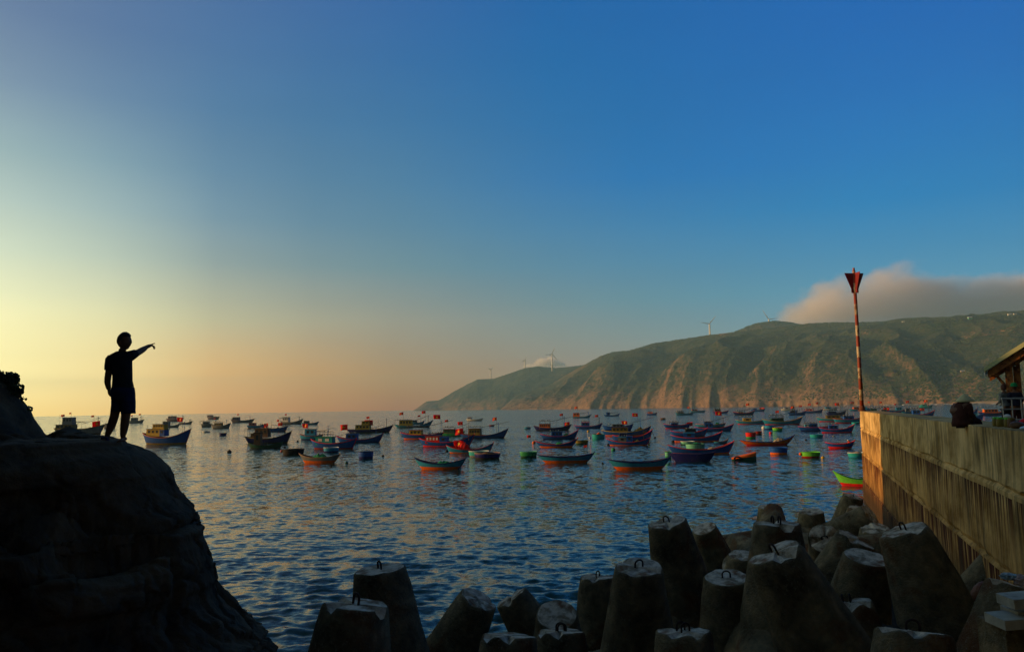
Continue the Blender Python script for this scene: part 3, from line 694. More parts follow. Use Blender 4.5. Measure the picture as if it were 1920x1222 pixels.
def tetra_mesh(seed, chip):
    mb = MB(); rr_ = random.Random(seed); n = 30; prof = [(.0, .93), (.35, .90), (.8, .835), (1.2, .765), (1.6, .70), (2.0, .635), (2.4, .57), (2.62, .535), (2.715, .52), (LEG, .485), (LEG + .004, .30), (LEG, .0)]
    dirs = [Vector((0, 0, 1))]
    for k in range(3):
        a_ = k * 2 * math.pi / 3; dirs.append(Vector((math.cos(a_) * .9428, math.sin(a_) * .9428, -.3333)))
    for di, d in enumerate(dirs):
        q = d.to_track_quat('Z', 'Y'); vs = []; fs = []; mi = []
        for j, (h, r_) in enumerate(prof):
            for k in range(n):
                b_ = 2 * math.pi * k / n; p = Vector((r_ * math.cos(b_), r_ * math.sin(b_), h))
                nn = noise.noise(Vector((p.x * 1.6, p.y * 1.6, h * 1.3)) + Vector((seed * 7, di * 5, 0)))
                n2 = noise.noise(Vector((p.x * 6, p.y * 6, h * 6)) + Vector((seed * 3, di * 9, 0)))
                p.x += (p.x / max(r_, .1)) * (nn * .035 + n2 * .012) if r_ > 0 else 0; p.y += (p.y / max(r_, .1)) * (nn * .035 + n2 * .012) if r_ > 0 else 0
                if k in (0, n // 2) and j < 9: p.x *= 1.022; p.y *= 1.022
                if j >= 8:
                    e_ = noise.noise(Vector((math.cos(b_) * 1.6 + seed, math.sin(b_) * 1.6, di * 3.3))); p.z += n2 * .022 - chip * max(0, e_ - .1) * .35 * (1 if j < 11 else .3)
                vs.append(q @ p)
        for j in range(len(prof) - 1):
            for k in range(n): fs.append((j * n + k, j * n + (k + 1) % n, (j + 1) * n + (k + 1) % n, (j + 1) * n + k))
        o = len(mb.v); mb.v += [tuple(x) for x in vs]
        for q_, f_ in enumerate(fs): mb.f.append(tuple(i + o for i in f_)); mb.m.append(1 if q_ >= 9 * n else 0)
    mb.ball((0, 0, 0), 1.0, 20, 14, 0)
    me = mb.mesh('tetrapod_body', [cm.m, ct.m], False)
    me.polygons.foreach_set('use_smooth', [mi == 0 for mi in mb.m]); return me
TM = [tetra_mesh(s, ch) for s, ch in ((1, .4), (2, 1.0), (3, .2), (4, .7))]
# sharp edge angle between caps and legs
def loop_mesh(two):
    mb = MB()
    for off in ((-.11, .11) if two else (0,)):
        pts = [(-.13, off, -.06)] + [(-.13 * math.cos(math.pi * t / 8), off, .14 + .11 * math.sin(math.pi * t / 8)) for t in range(9)] + [(.13, off, -.06)]
        mb.tube(pts, .028, 7)
    return mb.mesh('lifting_loop', loop_m, True)
LM = [loop_mesh(False), loop_mesh(True)]
for ml in LM: ml.polygons.foreach_set('use_smooth', [True] * len(ml.polygons))
def tetra(tx, ty, w, bx, by, lean, spin, label, variant=0, loop=1, D=.8):
    d = D * F / w; T = at(tx, ty, d); k = d / F
    r_ = (C3 @ Vector(((bx - tx), -(by - ty), 0))).normalized(); fw = C3 @ Vector((0, 0, -1))
    ax = (-(r_) + fw * (-lean)).normalized()               # from body towards the tip; lean > 0: body lies farther away
    o = empty('tetrapod', (0, 0, 0), 0, label, 'tetrapod', 'concrete tetrapods of the breakwater')
    q0 = ax.to_track_quat('Z', 'Y'); best = None        # the other three legs settle as low as they can
    for kk in range(24):
        qq = q0 @ Quaternion((0, 0, 1), spin + kk * math.pi / 12)
        top_ = max((qq @ Vector((math.cos(t_) * .9428, math.sin(t_) * .9428, -.3333))).z for t_ in (0, 2.0944, 4.1888)) + .02 * abs(kk)
        if best is None or top_ < best[0]: best = (top_, qq, spin + kk * math.pi / 12)
    q = best[1]; spin = best[2]
    o.matrix_world = Matrix.Translation(T - ax * LEG * D) @ q.to_matrix().to_4x4() @ Matrix.Scale(D, 4)
    link('body', TM[variant % 4], o)
    if loop:
        l_ = link('lifting_loop', LM[loop - 1], o); l_.location = (0, 0, LEG - .02); l_.rotation_euler = (0, 0, -spin + .3); l_.scale = (1 / D * .56,) * 3
    return o
TET = [
 (712, 1066, 92, 728, 1200, -.08, .3, 'dark tetrapod leg behind the leftmost one, a single loop on its grey-rimmed top', 2, 1),
 (667, 1131, 118, 655, 1230, -.15, 1.1, 'leftmost tetrapod, its cap patched with yellow and a red stain beside two loop legs', 1, 1),
 (898, 1122, 68, 850, 1222, .1, .5, 'dark tetrapod leg leaning right with no loop, left of the low white-splashed cap', 0, 0),
 (958, 1118, 60, 1010, 1200, -.1, 2.1, 'dark tetrapod leg leaning left, close behind the other loopless leaning leg', 3, 0),
 (955, 1190, 96, 950, 1290, -.28, .9, 'low tetrapod at the bottom edge with a dark cap splashed with white', 1, 0),
 (1052, 1182, 84, 1052, 1280, -.25, .2, 'low tetrapod at the bottom edge with a pale cream cap and a double loop', 1, 2),
 (1044, 1152, 72, 1050, 1222, .5, 1.9, 'dark mound-like tetrapod leg between the pale cap and the sea', 2, 0),
 (1121, 1080, 62, 1125, 1222, -.12, .1, 'slim dark tetrapod leg with a slanted pale cap, left of the tall level one', 3, 1),
 (1198, 1062, 84, 1200, 1222, .12, .6, 'tall plain tetrapod leg with a level top seen edge on, centre of the front row', 0, 1),
 (1250, 978, 68, 1288, 1130, .02, .2, 'tall tetrapod leg with a slanted top and loop, standing highest against the water', 0, 1),
 (1218, 1042, 34, 1222, 1080, .3, 1.2, 'small lit corner of a tetrapod leg at the foot of the highest one', 3, 0),
 (1320, 990, 44, 1356, 1080, .15, 1.0, 'small dark tetrapod leg leaning left, just right of the highest one', 2, 0),
 (1352, 1022, 36, 1400, 1024, .1, .4, 'tetrapod leg lying flat near the water with its end disc facing left', 1, 0),
 (1392, 1040, 50, 1392, 1100, .1, .7, 'short dark tetrapod leg squeezed in left of the large round-capped pair', 0, 0),
 (1362, 1082, 78, 1376, 1222, .08, 2.2, 'plain upright tetrapod leg with a tilted grey top, in front of the short dark one', 2, 1),
 (1281, 1182, 94, 1284, 1290, -.2, 1.4, 'low tetrapod cap with a rusty loop at the bottom edge, between two tall legs', 3, 2),
 (1425, 972, 28, 1423, 1010, .1, .3, 'thin slice of a dark tetrapod leg behind the round-capped one near the water', 2, 0),
 (1441, 950, 34, 1443, 1000, .1, 1.5, 'small black square-topped tetrapod leg farthest out on the water side', 2, 1),
 (1455, 980, 82, 1456, 1080, -.1, .8, 'broad upright tetrapod leg with a round pale cap and two loops, behind the largest one', 1, 2),
 (1452, 1034, 100, 1540, 1222, -.12, .5, 'largest tetrapod leg, leaning left with a bright tilted cap and rust down its side', 1, 1),
 (1521, 958, 42, 1524, 1010, .05, .9, 'round-shouldered dark tetrapod leg standing alone against the water', 0, 0),
 (1546, 1008, 56, 1585, 1060, 1.0, .3, 'tetrapod leg lying down with its brown end disc and loop facing the camera', 1, 1),
 (1560, 1010, 46, 1500, 1050, .2, 2.4, 'dark tetrapod body under the lying leg', 2, 0),
 (1606, 1010, 66, 1556, 1120, .12, 1.7, 'tetrapod leg leaning right with a ragged light-flecked top', 3, 0),
 (1624, 1044, 78, 1610, 1190, .15, .1, 'upright tetrapod leg with a flat dark top, in front of the leaning ragged one', 2, 0),
 (1600, 930, 34, 1588, 985, .1, .6, 'farthest tetrapod leg, against the foot of the wall end', 0, 1),
 (1612, 953, 38, 1603, 1010, .1, 1.6, 'tetrapod leg just in front of the farthest one at the wall end', 3, 0),
 (1634, 966, 44, 1592, 1012, .5, .4, 'tetrapod leg lying slanted with its dark end pointing at the wall', 0, 0),
 (1640, 990, 50, 1645, 1040, .2, 2.0, 'rust-brown tetrapod leg right under the one pointing at the wall', 1, 0),
 (1588, 1128, 86, 1600, 1222, -.2, .2, 'low tetrapod with a bright white cap and double loop, right of the largest one', 1, 2),
 (1694, 992, 86, 1742, 1140, -.15, .9, 'tall sunbleached tetrapod leg leaning left in front of the wall, with a rust-stained cap', 3, 1),
 (1712, 1182, 124, 1700, 1290, -.3, 1.3, 'rough lichen-grey tetrapod cap at the bottom edge right of centre', 3, 1),
 (1908, 1030, 70, 1862, 1120, .2, .3, 'dark tetrapod leg leaning right against the wall at the right edge', 0, 0),
 (1908, 1098, 100, 1868, 1240, -.1, 1.2, 'tetrapod with a black crack down its side at the right edge, under the plastic litter', 3, 0),
 (1700, 1045, 60, 1700, 1100, .6, .9, 'dark tetrapod body in the gap between the tall leaning leg and the wall', 2, 0)]
for t in TET: tetra(*t)
# dark rubble underneath, seen only in the gaps
mb = MB(); rnd = random.Random(5); rub = plain('rubble_rock', (.022, .022, .018), .95, 1.5, .5)
Vr = []
gx = np.linspace(-4.5, 22, 110); gy = np.linspace(4, 46, 150)
for y in gy:
    for x in gx:
        edge = -3.2 + (y - 7) * .62 if y < 20 else 4.9 + (y - 20) * .40   # seaward edge of the mound
        u = x - edge; z = min(2.6 - (y - 7) * .085, -1.6 + u * 1.0) + .5 * fbm(Vector((x * .6, y * .6, 2)), 3)
        Vr.append((x, y, z))
tag(link('rubble_mound', np_mesh('rubble_mound', np.array(Vr), grid_faces(len(gy), len(gx)), rub)), kind='structure')
# ================================================================== THE FISHING FLEET
star_m = MT('flag_star', (.75, .5, .03), .7).m; _f = MT('flag_red', (.85, .015, .008), .75); _tb = _f.n('ShaderNodeBsdfTranslucent'); _tb.inputs[0].default_value = (.9, .02, .01, 1); _ms = _f.n('ShaderNodeMixShader'); _ms.inputs[0].default_value = .5
_f.l(_f.b.outputs[0], _ms.inputs[1]); _f.l(_tb.outputs[0], _ms.inputs[2]); _f.l(_ms.outputs[0], _f.t.nodes['Material Output'].inputs[0]); flag_m = _f.m
def flag_mesh(seed):
    mb = MB(); nx_, nz2_ = 9, 6; vs = []
    def P(u, v, o=0): 
        y_ = .10 * math.sin(u * 6.5 + seed + v * 1.2) * (.3 + u); return (-u * (1 - .06 * math.cos(seed * 3 + v * 2)), y_ + o, v * .66 - .10 * u * math.sin(seed * 1.7) - .06 * u * u)
    for side, o in ((0, -.008), (1, .008)):
        for i in range(nx_ + 1):
            for j in range(nz2_ + 1): vs.append(P(i / nx_, j / nz2_, o))
    M_ = (nx_ + 1) * (nz2_ + 1); fs = []
    for side in (0, 1):
        for i in range(nx_):
            for j in range(nz2_):
                a_ = side * M_ + i * (nz2_ + 1) + j; fs.append((a_, a_ + 1, a_ + nz2_ + 2, a_ + nz2_ + 1))
    mb.add(vs, fs, 0)
    for o in (-.02, .02):
        pts = []
        for k in range(10):
            r_ = .22 if k % 2 == 0 else .09; t_ = math.pi / 2 + k * math.pi / 5; pts.append(P(.5 + r_ * math.cos(t_), .5 + r_ * math.sin(t_) * 1.5, o))
        mb.add(pts + [P(.5, .5, o)], [(k, (k + 1) % 10, 10) for k in range(10)], 1)
    return mb.mesh('flag', [flag_m, star_m])
FM = [flag_mesh(s) for s in (0, 1.3, 2.7, 4.1)]
mb = MB(); mb.ball((0, 0, 0), .5, 8, 6); LAMP = mb.mesh('lamp', MT('lamp_glass', (.35, .38, .36), .15, .6).m, True)
mb = MB(); mb.ball((0, 0, 0), .5, 8, 6); DLAMP = mb.mesh('lamp', MT('lamp_shade_dark', (.03, .035, .04), .4, .5).m, True)
rope = plain('rope', (.05, .045, .04), .9)
iron = plain('dark_iron', (.03, .035, .04), .7)

def hull_parts(o, L, B, zs, zm, zb, hull, band, rail, seed, deck='wood', open_=False, bandf=.22):
    NS = 26; rows = [(-.5, None)] ; NV = 6
    def st(i):
        s = -1 + 2 * i / NS
        bh = B / 2 * (max(0, 1 - abs(s) ** 2.6)) ** .62
        if s < 0: bh = B / 2 * (max(0, 1 - abs(s) ** 2.3)) ** .66
        if i in (0, NS): bh = .04
        zg = zm + ((zs - zm) * abs(s) ** 2.3 if s < 0 else (zb - zm) * s ** 2.2)
        return s, bh, zg
    def pt(s, bh, zg, z, sg):
        # v: 0 at keel line .. 1 gunwale
        v = min(1, max(0, (z + .45) / (zg + .45))); w_ = v ** .42; vw = min(1, max(0, (z + .12) / (zg + .12))); kb = .66 if open_ else .80
        kx = kb + (1 - kb) * vw ** .85
        end = abs(s) ** 5
        return (s * L / 2 * (kx if abs(s) > .0 else 1), sg * bh * w_, z)
    cols = [-.45, -.02, bandf * zm, zm * .55, .86, .93, 1.0]
    mb = MB(); vs = []
    for i in range(NS + 1):
        s, bh, zg = st(i)
        for sg in (1, -1):
            for q, zz in enumerate(cols):
                if q == 3: z = bandf * zm + (zg * .86 - bandf * zm) * .5
                elif q >= 4: z = zg * zz
                else: z = zz
                if q == 2: z = zz + max(0, zg - zm) * .10
                vs.append(pt(s, bh, zg, z, sg))
    nr = len(cols); fs = []; mi = []
    for i in range(NS):
        for sg in (0, 1):
            for q in range(nr - 1):
                a_ = i * 2 * nr + sg * nr + q; b_ = a_ + 2 * nr
                f_ = (a_, b_, b_ + 1, a_ + 1) if sg == 1 else (a_ + 1, b_ + 1, b_, a_)
                fs.append(f_); mi.append(1 if q <= 1 else (0 if q != 4 else 2))
        a_ = i * 2 * nr; fs.append((a_, a_ + nr, a_ + 3 * nr, a_ + 2 * nr)); mi.append(1)
    a_ = 0; fs.append(tuple(range(nr)) + tuple(range(2 * nr - 1, nr - 1, -1))); mi.append(0)
    a_ = NS * 2 * nr; fs.append(tuple(a_ + q for q in range(nr))[::-1] + tuple(a_ + q for q in range(nr, 2 * nr))); mi.append(0)
    mb.v = vs; mb.f = fs; mb.m = mi
    mb.build('hull', [paint(hull, .65), paint(band, .75), paint(hull if not open_ else hull, .8)], o, False)
    # bulwark inside and deck
    mb = MB(); vs = []; dz = zm * (.45 if open_ else .72)
    for i in range(NS + 1):
        s, bh, zg = st(i); zd = dz + max(0, zg - zm) * .75
        for sg in (1, -1):
            p1 = pt(s, max(.02, bh - .05), zg, zg, sg); p2 = pt(s, max(.02, bh - .07), zg, zd, sg); vs += [p1, p2]
    fs = []
    for i in range(NS):
        a_ = i * 4; fs += [(a_, a_ + 1, a_ + 5, a_ + 4), (a_ + 2, a_ + 6, a_ + 7, a_ + 3), (a_ + 1, a_ + 3, a_ + 7, a_ + 5)]
    mb.add(vs, fs); mb.build('deck', paint(deck, .6), o)
    # gunwale rail all round
    mb = MB(); t_ = max(.03, .045 * zm / .6)
    for sg in (1, -1):
        vs = []
        for i in range(NS + 1):
            s, bh, zg = st(i); x, y, z = pt(s, bh, zg, zg, sg)
            for (dy, dz_) in ((.03 * sg, -t_), (.05 * sg, .025), (-.07 * sg, .03), (-.07 * sg, -t_ * .4)): vs.append((x, y + dy, z + dz_))
        fs = [(i * 4 + k, i * 4 + (k + 1) % 4, i * 4 + 4 + (k + 1) % 4, i * 4 + 4 + k) for i in range(NS) for k in range(4)] + [(3, 2, 1, 0), tuple(NS * 4 + k for k in range(4))]
        mb.add(vs, fs)
    # stem post
    s, bh, zg = st(NS); mb.tube([pt(s, 0, zg, -.1, 1), pt(s, 0, zg, zg * .5, 1), (L / 2 + .06, 0, zg + .12)], [.07, .08, .06], 6)
    mb.build('gunwale', paint(rail, .4), o)

def cabin(o, k, x0, x1, z0, z1, B, col, roofc, wins=3, name='cabin', winc='glass'):
    cx = (x0 + x1) / 2; W_ = x1 - x0
    mb = MB(); d = B * .62
    top = .94
    vs = [(cx + sx_ * W_ / 2 * (1 if z_ == z0 else top), sy2 * d / 2 * (1 if z_ == z0 else .94), z_) for z_ in (z0, z1) for sx_ in (-1, 1) for sy2 in (-1, 1)]
    mb.add(vs, [(0, 1, 3, 2), (4, 6, 7, 5), (0, 4, 5, 1), (2, 3, 7, 6), (0, 2, 6, 4), (1, 5, 7, 3)]); c_ = mb.build(name, paint(col, .45), o)
    mb = MB(); mb.box((cx, 0, z1 + .03), (W_ * 1.10, d * 1.16, .06)); mb.box((cx, 0, z1 + .075), (W_ * .98, d * 1.0, .03)); mb.build('roof', paint(roofc, .5), o)
    for q in range(wins):
        f = (q + .75) / (wins + .5) - .0; wx_ = x0 + W_ * f
        for sg in (-1, 1):
            mb = MB(); mb.box((wx_, sg * (d / 2 * .965 + .004), z0 + (z1 - z0) * .66), (W_ / (wins + .5) * .55, .05, (z1 - z0) * .36)); w_ = mb.build('window', paint(winc, .1), c_)
    return c_

KIND = 'boats moored in the bay'
rndB = random.Random(21)
def boat(x0, x1, yw, ys, ym, yb, hull, band, rail, label, cab=(), mast=(), boom=(), lamps=(), flags=(), net=None, yaw=None, anchor=1, poles=(), deck='wood', open_=False, name='fishing_boat', cat='fishing boat', beam=.25):
    xc = (x0 + x1) / 2; p = sea(xc, yw); k = p.y / F
    yaw = (rndB.uniform(-9, 9) if yaw is None else yaw) - 8; cy = math.cos(R(yaw))
    L = (x1 - x0) * k / cy; B = L * beam
    p = p + Vector((p.x, p.y, 0)).normalized() * B * .35
    k = p.y / F
    def zz(py): return max(.05, (yw - py) * k)
    def xx(px): return (px - xc) * k / cy
    o = empty(name, (p.x, p.y, 0), R(yaw), label, cat, KIND)
    hull_parts(o, L, B, zz(ys), zz(ym), zz(yb), hull, band, rail, 0, deck, open_, .42 if open_ else .2)
    zd = zz(ym) * .7
    for c in cab:
        a0, a1, zt, zb_, col, roofc = c[:6]; wins = c[6] if len(c) > 6 else 3
        nm = 'wheelhouse' if zb_ < ym - 1.5 else 'cabin'
        cabin(o, k, xx(a0), xx(a1), (zz(zb_) if nm == 'wheelhouse' else zd), zz(zt), B if nm == 'cabin' else B * .8, col, roofc, wins, nm, c[7] if len(c) > 7 else 'glass')
    for (mx_, mt) in mast:
        mb = MB(); r_ = max(.05, .55 * k); mb.tube([(xx(mx_), 0, zd), (xx(mx_), 0, zz(mt))], [r_, r_ * .75], 7)
        mb.box((xx(mx_), 0, zz(mt) - 1.3 * k), (r_ * 1.8, r_ * 6, r_ * 1.2)); mb.build('mast', iron if rndB.random() < .5 else paint('blue', .4), o)
    for (bx0, by0, bx1, by1) in boom:
        mb = MB(); mb.tube([(xx(bx0), 0, zz(by0)), (xx((bx0 + bx1) / 2), 0, zz((by0 + by1) / 2) - .08), (xx(bx1), 0, zz(by1))], [.42 * k, .36 * k, .26 * k], 6); mb.build('boom', iron, o)
    for lm in lamps:
        a0, a1, ly, n = lm[:4]; z_ = zz(ly); r_ = .95 * k; wd = B * .26
        mb = MB(); zr = z_ - 1.2 * k
        for sg in (-1, 1):
            mb.tube([(xx(a0), sg * wd, zr), (xx(a1), sg * wd, zr)], .16 * k + .01, 5)
            for q in (0, .5, 1): mb.tube([(xx(a0 + (a1 - a0) * q), sg * wd, zd), (xx(a0 + (a1 - a0) * q), sg * wd, zr)], .14 * k + .01, 5)
        rk_ = mb.build('lamp_rack', iron, o)
        for q in range(n):
            for sg in (-1,) if n > 6 else (-1, 1):
                l_ = link('lamp', LAMP if (q + (sg > 0)) % 3 == 0 else DLAMP, rk_, (xx(a0 + (a1 - a0) * (q + .5) / n), sg * wd, z_)); l_.scale = (r_ * 1.6, r_ * 1.6, r_ * 2.0)
    for (fx, fy, w_) in flags:
        W_ = w_ * k * 1.2; mb = MB(); xm = xx(fx + w_ / 2); mb.tube([(xm, 0, zd), (xm, 0, zz(fy) + W_ * .42)], .16 * k + .008, 5); mb.build('flagpole', iron, o)
        f_ = link('flag', FM[rndB.randrange(4)], o, (xm, 0, zz(fy) - W_ * .33)); f_.scale = (W_, W_, W_); f_.rotation_euler = (0, 0, R(rndB.uniform(-22, 22)))
    if net:
        n0, n1, ny, col = net; mb = MB(); r2 = random.Random(int(x0)); x_a, x_b = xx(n0), xx(n1); nn_ = 12
        vs = []
        for i in range(nn_ + 1):
            for j in range(7):
                u = i / nn_; v = j / 6 - .5; hgt = math.sin(u * math.pi) ** .7 * (1 - (2 * v) ** 2 * .8)
                vs.append((x_a + (x_b - x_a) * u, v * B * .62, zd + (zz(ny) - zd) * hgt * (.85 + .4 * noise.noise(Vector((i * .9 + x0, j * .8, 1))))))
        mb.add(vs, [(i * 7 + j, (i + 1) * 7 + j, (i + 1) * 7 + j + 1, i * 7 + j + 1) for i in range(nn_) for j in range(6)])
        nt_ = mb.build('net_pile', paint(col, .9 if col != 'red' else .15), o)
    for (qx, qy0, qy1, col) in poles:
        mb = MB(); mb.tube([(xx(qx), -B * .2, zz(qy0)), (xx(qx), -B * .2, zz(qy1))], .2 * k, 6); mb.build('pole', paint(col, .3), o)
    if not open_ and L > 3.5:
        for q in range(rndB.randrange(2, 4)):        # thin aerials and net poles standing on deck
            xq = L * rndB.uniform(-.42, .38); hq = zd + (zz(ym) + L * .05) * rndB.uniform(.8, 2.2); mb = MB(); mb.tube([(xq, rndB.uniform(-.2, .2) * B, zd), (xq + rndB.uniform(-.1, .3), rndB.uniform(-.2, .2) * B, hq)], .12 * k + .006, 5); mb.build('deck_pole', iron, o)
        mb = MB(); xq = L * rndB.uniform(.12, .2); mb.ball((xq, 0, zd), (L * .07, B * .25, zz(ym) * .45), 12, 8)
        mb.v = [tuple(Vector(v_) * (1 + .25 * noise.noise(Vector(v_) * 2.2))) for v_ in mb.v]; mb.build('net_heap', paint(rndB.choice(['wood', 'dgreen', 'grey', 'olive', 'navy', 'lwood']), .9), o, True)
        if mast:
            mx_, mt = mast[0]; mb = MB(); mb.tube([(L / 2, 0, zz(yb)), (xx(mx_), 0, zz(mt)), (xx(mx_) - L * .4, 0, zz(ym) * 1.9)], .08 * k + .004, 4); mb.build('rigging', rope, o)
    if anchor:
        mb = MB(); mb.tube([(L / 2 - .1, 0, zz(yb) * .92), (L / 2 + 2.5 * k, 0, zz(yb) * .4), (L / 2 + 6 * k, -.2, -.15)], .12 * k + .008, 5); mb.build('anchor_line', rope, o)
    return o
def coracle(xc, w, yw, ytop, col, low, rimc, label, stuff=None, ax=1.0, flt=None, name='basket_boat', cat='basket boat'):
    p = sea(xc, yw); k = p.y / F; r_ = w * k / 2; p = p + Vector((p.x, p.y, 0)).normalized() * r_ * .7; k = p.y / F; r_ = w * k / 2
    Hh = max(.2, (yw - ytop) * k * .86)
    o = empty(name, (p.x, p.y, 0), R(rndB.uniform(-12, 12)), label, cat, 'round basket boats and small dinghies')
    mb = MB(); prof = [(0, -.25), (.55 * r_, -.24), (.80 * r_, -.12), (.90 * r_, 0), (.94 * r_, Hh * .3), (.985 * r_, Hh * .75), (r_, Hh), (r_ - .05, Hh), (.86 * r_, Hh * .5), (.6 * r_, Hh * .2), (0, Hh * .15)]
    mb.lathe(prof, 28, sy=.85 / ax); n = 28; mb.m = [1 if q < 4 * n else 0 for q in range(len(mb.f))]
    mb.build('hull', [paint(col, .35), paint(low, .4)], o, True)
    mb = MB(); rim = [(r_ * math.cos(t_), r_ * math.sin(t_) * .85 / ax, Hh + .03 * math.sin(2 * t_)) for t_ in [2 * math.pi * q / 28 for q in range(29)]]
    mb.tube(rim, .045, 6, cap=False); mb.build('rim', paint(rimc, .4), o, True)
    mb = MB(); mb.box((0, 0, Hh * .72), (.16, r_ * 1.66 / ax, .04)); mb.build('thwart', paint('lwood', .5), o)
    if stuff:
        mb = MB(); mb.ball((r_ * .1, 0, Hh * .75), (r_ * .55, r_ * .4, Hh * .55), 12, 8)
        for i, v_ in enumerate(mb.v): mb.v[i] = tuple(Vector(v_) * (1 + .18 * noise.noise(Vector(v_) * 3 + Vector((xc, 0, 0)))))
        mb.build('net_pile', paint(stuff, .8), o, True)
    if flt:
        mb = MB(); mb.ball((-r_ * 1.05, -.1, Hh * .7), .17 + .02 * r_, 10, 8); mb.build('float', paint(flt, .2), o, True)
    return o
def buoy(x, y, r_, col, label, cat='buoy'):
    p = sea(x, y + r_ * .6); k = p.y / F; R_ = r_ * k
    t = empty('buoy', (p.x, p.y, 0), 0, label, cat, 'mooring floats on the water')
    mb = MB(); mb.ball((0, 0, R_ * .35), (R_, R_, R_ * .95), 14, 10); mb.build('float', paint(col, .5), t, True)
    mb = MB(); mb.tube([(0, 0, R_ * 1.2), (0, 0, R_ * 1.5), (.3 * R_, 0, R_ * 1.55), (.3 * R_, 0, R_ * 1.15)], R_ * .1, 5); mb.build('ring', rope, t)

b = boat
# --- far left
b(98, 198, 815, 802, 804, 796, 'grey', 'dark', 'olive', 'large faded grey and ochre trawler half hidden behind the man, lamps along its deck', cab=[(106, 140, 796, 804, 'olive', 'grey', 4), (118, 138, 783, 796, 'grey', 'lblue', 3)], mast=[(184, 783)], boom=[(154, 795, 192, 783)], lamps=[(140, 156, 791, 6)], flags=[(116, 779, 5), (130, 775, 3), (174, 781, 4)], yaw=4)
b(108, 196, 846, 834, 836, 831, 'blue', 'blue', 'wood', 'blue boat mostly hidden by the rock at the man\'s feet, lamps on its roof', cab=[(140, 163, 820, 836, 'blue', 'wood', 2)], lamps=[(117, 157, 814, 9)], boom=[(150, 821, 222, 808)], mast=[(190, 806)], flags=[(182, 795, 12)], yaw=0, anchor=0)
b(192, 219, 803, 797, 798, 794, 'grey', 'dark', 'grey', 'small grey boat showing its bow between the man\'s legs', cab=[(197, 204, 794, 798, 'grey', 'grey', 1)], anchor=0)
b(239, 270, 793, 788, 789, 786, 'grey', 'dark', 'grey', 'grey boat right of the man\'s knee, two tiny flags above it', cab=[(246, 258, 783, 789, 'grey', 'grey', 2)], mast=[(264, 781)], flags=[(247, 779, 3), (262, 777, 3)])
b(260, 363, 833, 811, 820, 805, 'blue', 'olive', 'pink', 'blue boat with a two-storey yellow cabin, nearest boat right of the man', cab=[(273, 302, 805, 818, 'yellow', 'olive', 3), (300, 312, 806, 818, 'blue', 'yellow', 1), (286, 310, 796, 805, 'yellow', 'grey', 4)], mast=[(349, 792)], flags=[(340, 788, 10)], poles=[(275, 812, 796, 'dark'), (293, 800, 792, 'dark')], yaw=-8)
b(309, 346, 790, 784, 786, 783, 'purple', 'dark', 'purple', 'hazy far ship left of the yellow-cabined boat\'s flag', cab=[(315, 330, 780, 786, 'purple', 'grey', 3)], flags=[(329, 783, 3)], mast=[(344, 779)], lamps=[(334, 344, 784, 4)])
b(304, 338, 801, 796, 798, 794, 'grey', 'dark', 'grey', 'dull blue-grey boat just behind the yellow cabin\'s wheelhouse', cab=[(305, 318, 790, 798, 'grey', 'grey', 2)])
b(334, 362, 795, 791, 792, 789, 'grey', 'dark', 'white', 'pale low boat behind the red flag of the yellow-cabined boat', mast=[(357, 786)])
b(387, 413, 786, 780, 781, 781, 'purple', 'dark', 'purple', 'smallest hazy ship on the horizon, boxy with no flag in colour', cab=[(388, 399, 778, 781, 'purple', 'purple', 2)])
b(376, 398, 800, 794, 795, 794, 'grey', 'dark', 'grey', 'grey stern with a lamp row, left neighbour of the boat with the ochre cabin', cab=[(380, 393, 791, 795, 'grey', 'grey', 2)], lamps=[(374, 395, 789, 7)])
b(394, 434, 803, 795, 798, 793, 'grey', 'dark', 'grey', 'blue-grey boat with a small ochre cabin, alone left of the dark green boat', cab=[(402, 417, 793, 798, 'olive', 'grey', 3)], lamps=[(400, 420, 790, 7)], mast=[(426, 787)], flags=[(402, 785, 3)])
coracle(387, 14, 811, 808, 'white', 'white', 'white', 'tiny white dinghy between the yellow-cabined boat and the dark dinghy')
coracle(418, 13, 817, 811, 'navy', 'navy', 'dark', 'small dark dinghy floating alone in front of the blue-grey ochre-cabined boat')
buoy(430, 846, 4, 'dark', 'black drum buoy on open water right of the yellow-cabined boat')
b(431, 478, 792, 785, 788, 785, 'purple', 'dark', 'purple', 'long mauve-grey ship near the horizon with a stepped deckhouse', cab=[(436, 449, 782, 788, 'purple', 'purple', 3)], mast=[(469, 780)], flags=[(446, 777, 3)])
b(462, 500, 802, 797, 798, 794, 'lblue', 'dark', 'lblue', 'blue boat with a pinkish cabin behind the lamps of the yellow-rimmed boat', cab=[(467, 480, 793, 798, 'pink', 'pink', 2)])
b(486, 541, 809, 800, 803, 799, 'blue', 'navy', 'wood', 'dark blue boat with four small flags behind the yellow-rimmed one', lamps=[(484, 500, 795, 5)], boom=[(508, 797, 551, 799)], flags=[(498, 796, 7), (527, 795, 7), (521, 789, 5), (497, 801, 7)], mast=[(536, 794)])
b(455, 549, 831, 818, 822, 809, 'navy', 'dark', 'olive', 'dark blue boat with a yellow-brown rim and tall brown cabin under an awning', cab=[(478, 505, 804, 820, 'wood', 'wood', 3), (470, 494, 813, 820, 'wood', 'wood', 2)], lamps=[(458, 480, 804, 5)], mast=[(535, 806)], yaw=-4)
b(464, 531, 841, 830, 835, 828, 'dgreen', 'dark', 'dgreen', 'dark green boat with a white pole, lying in front of the yellow-rimmed one', cab=[(477, 490, 812, 835, 'wood', 'dark', 1)], poles=[(485.5, 834, 817, 'white')], yaw=3, anchor=0)
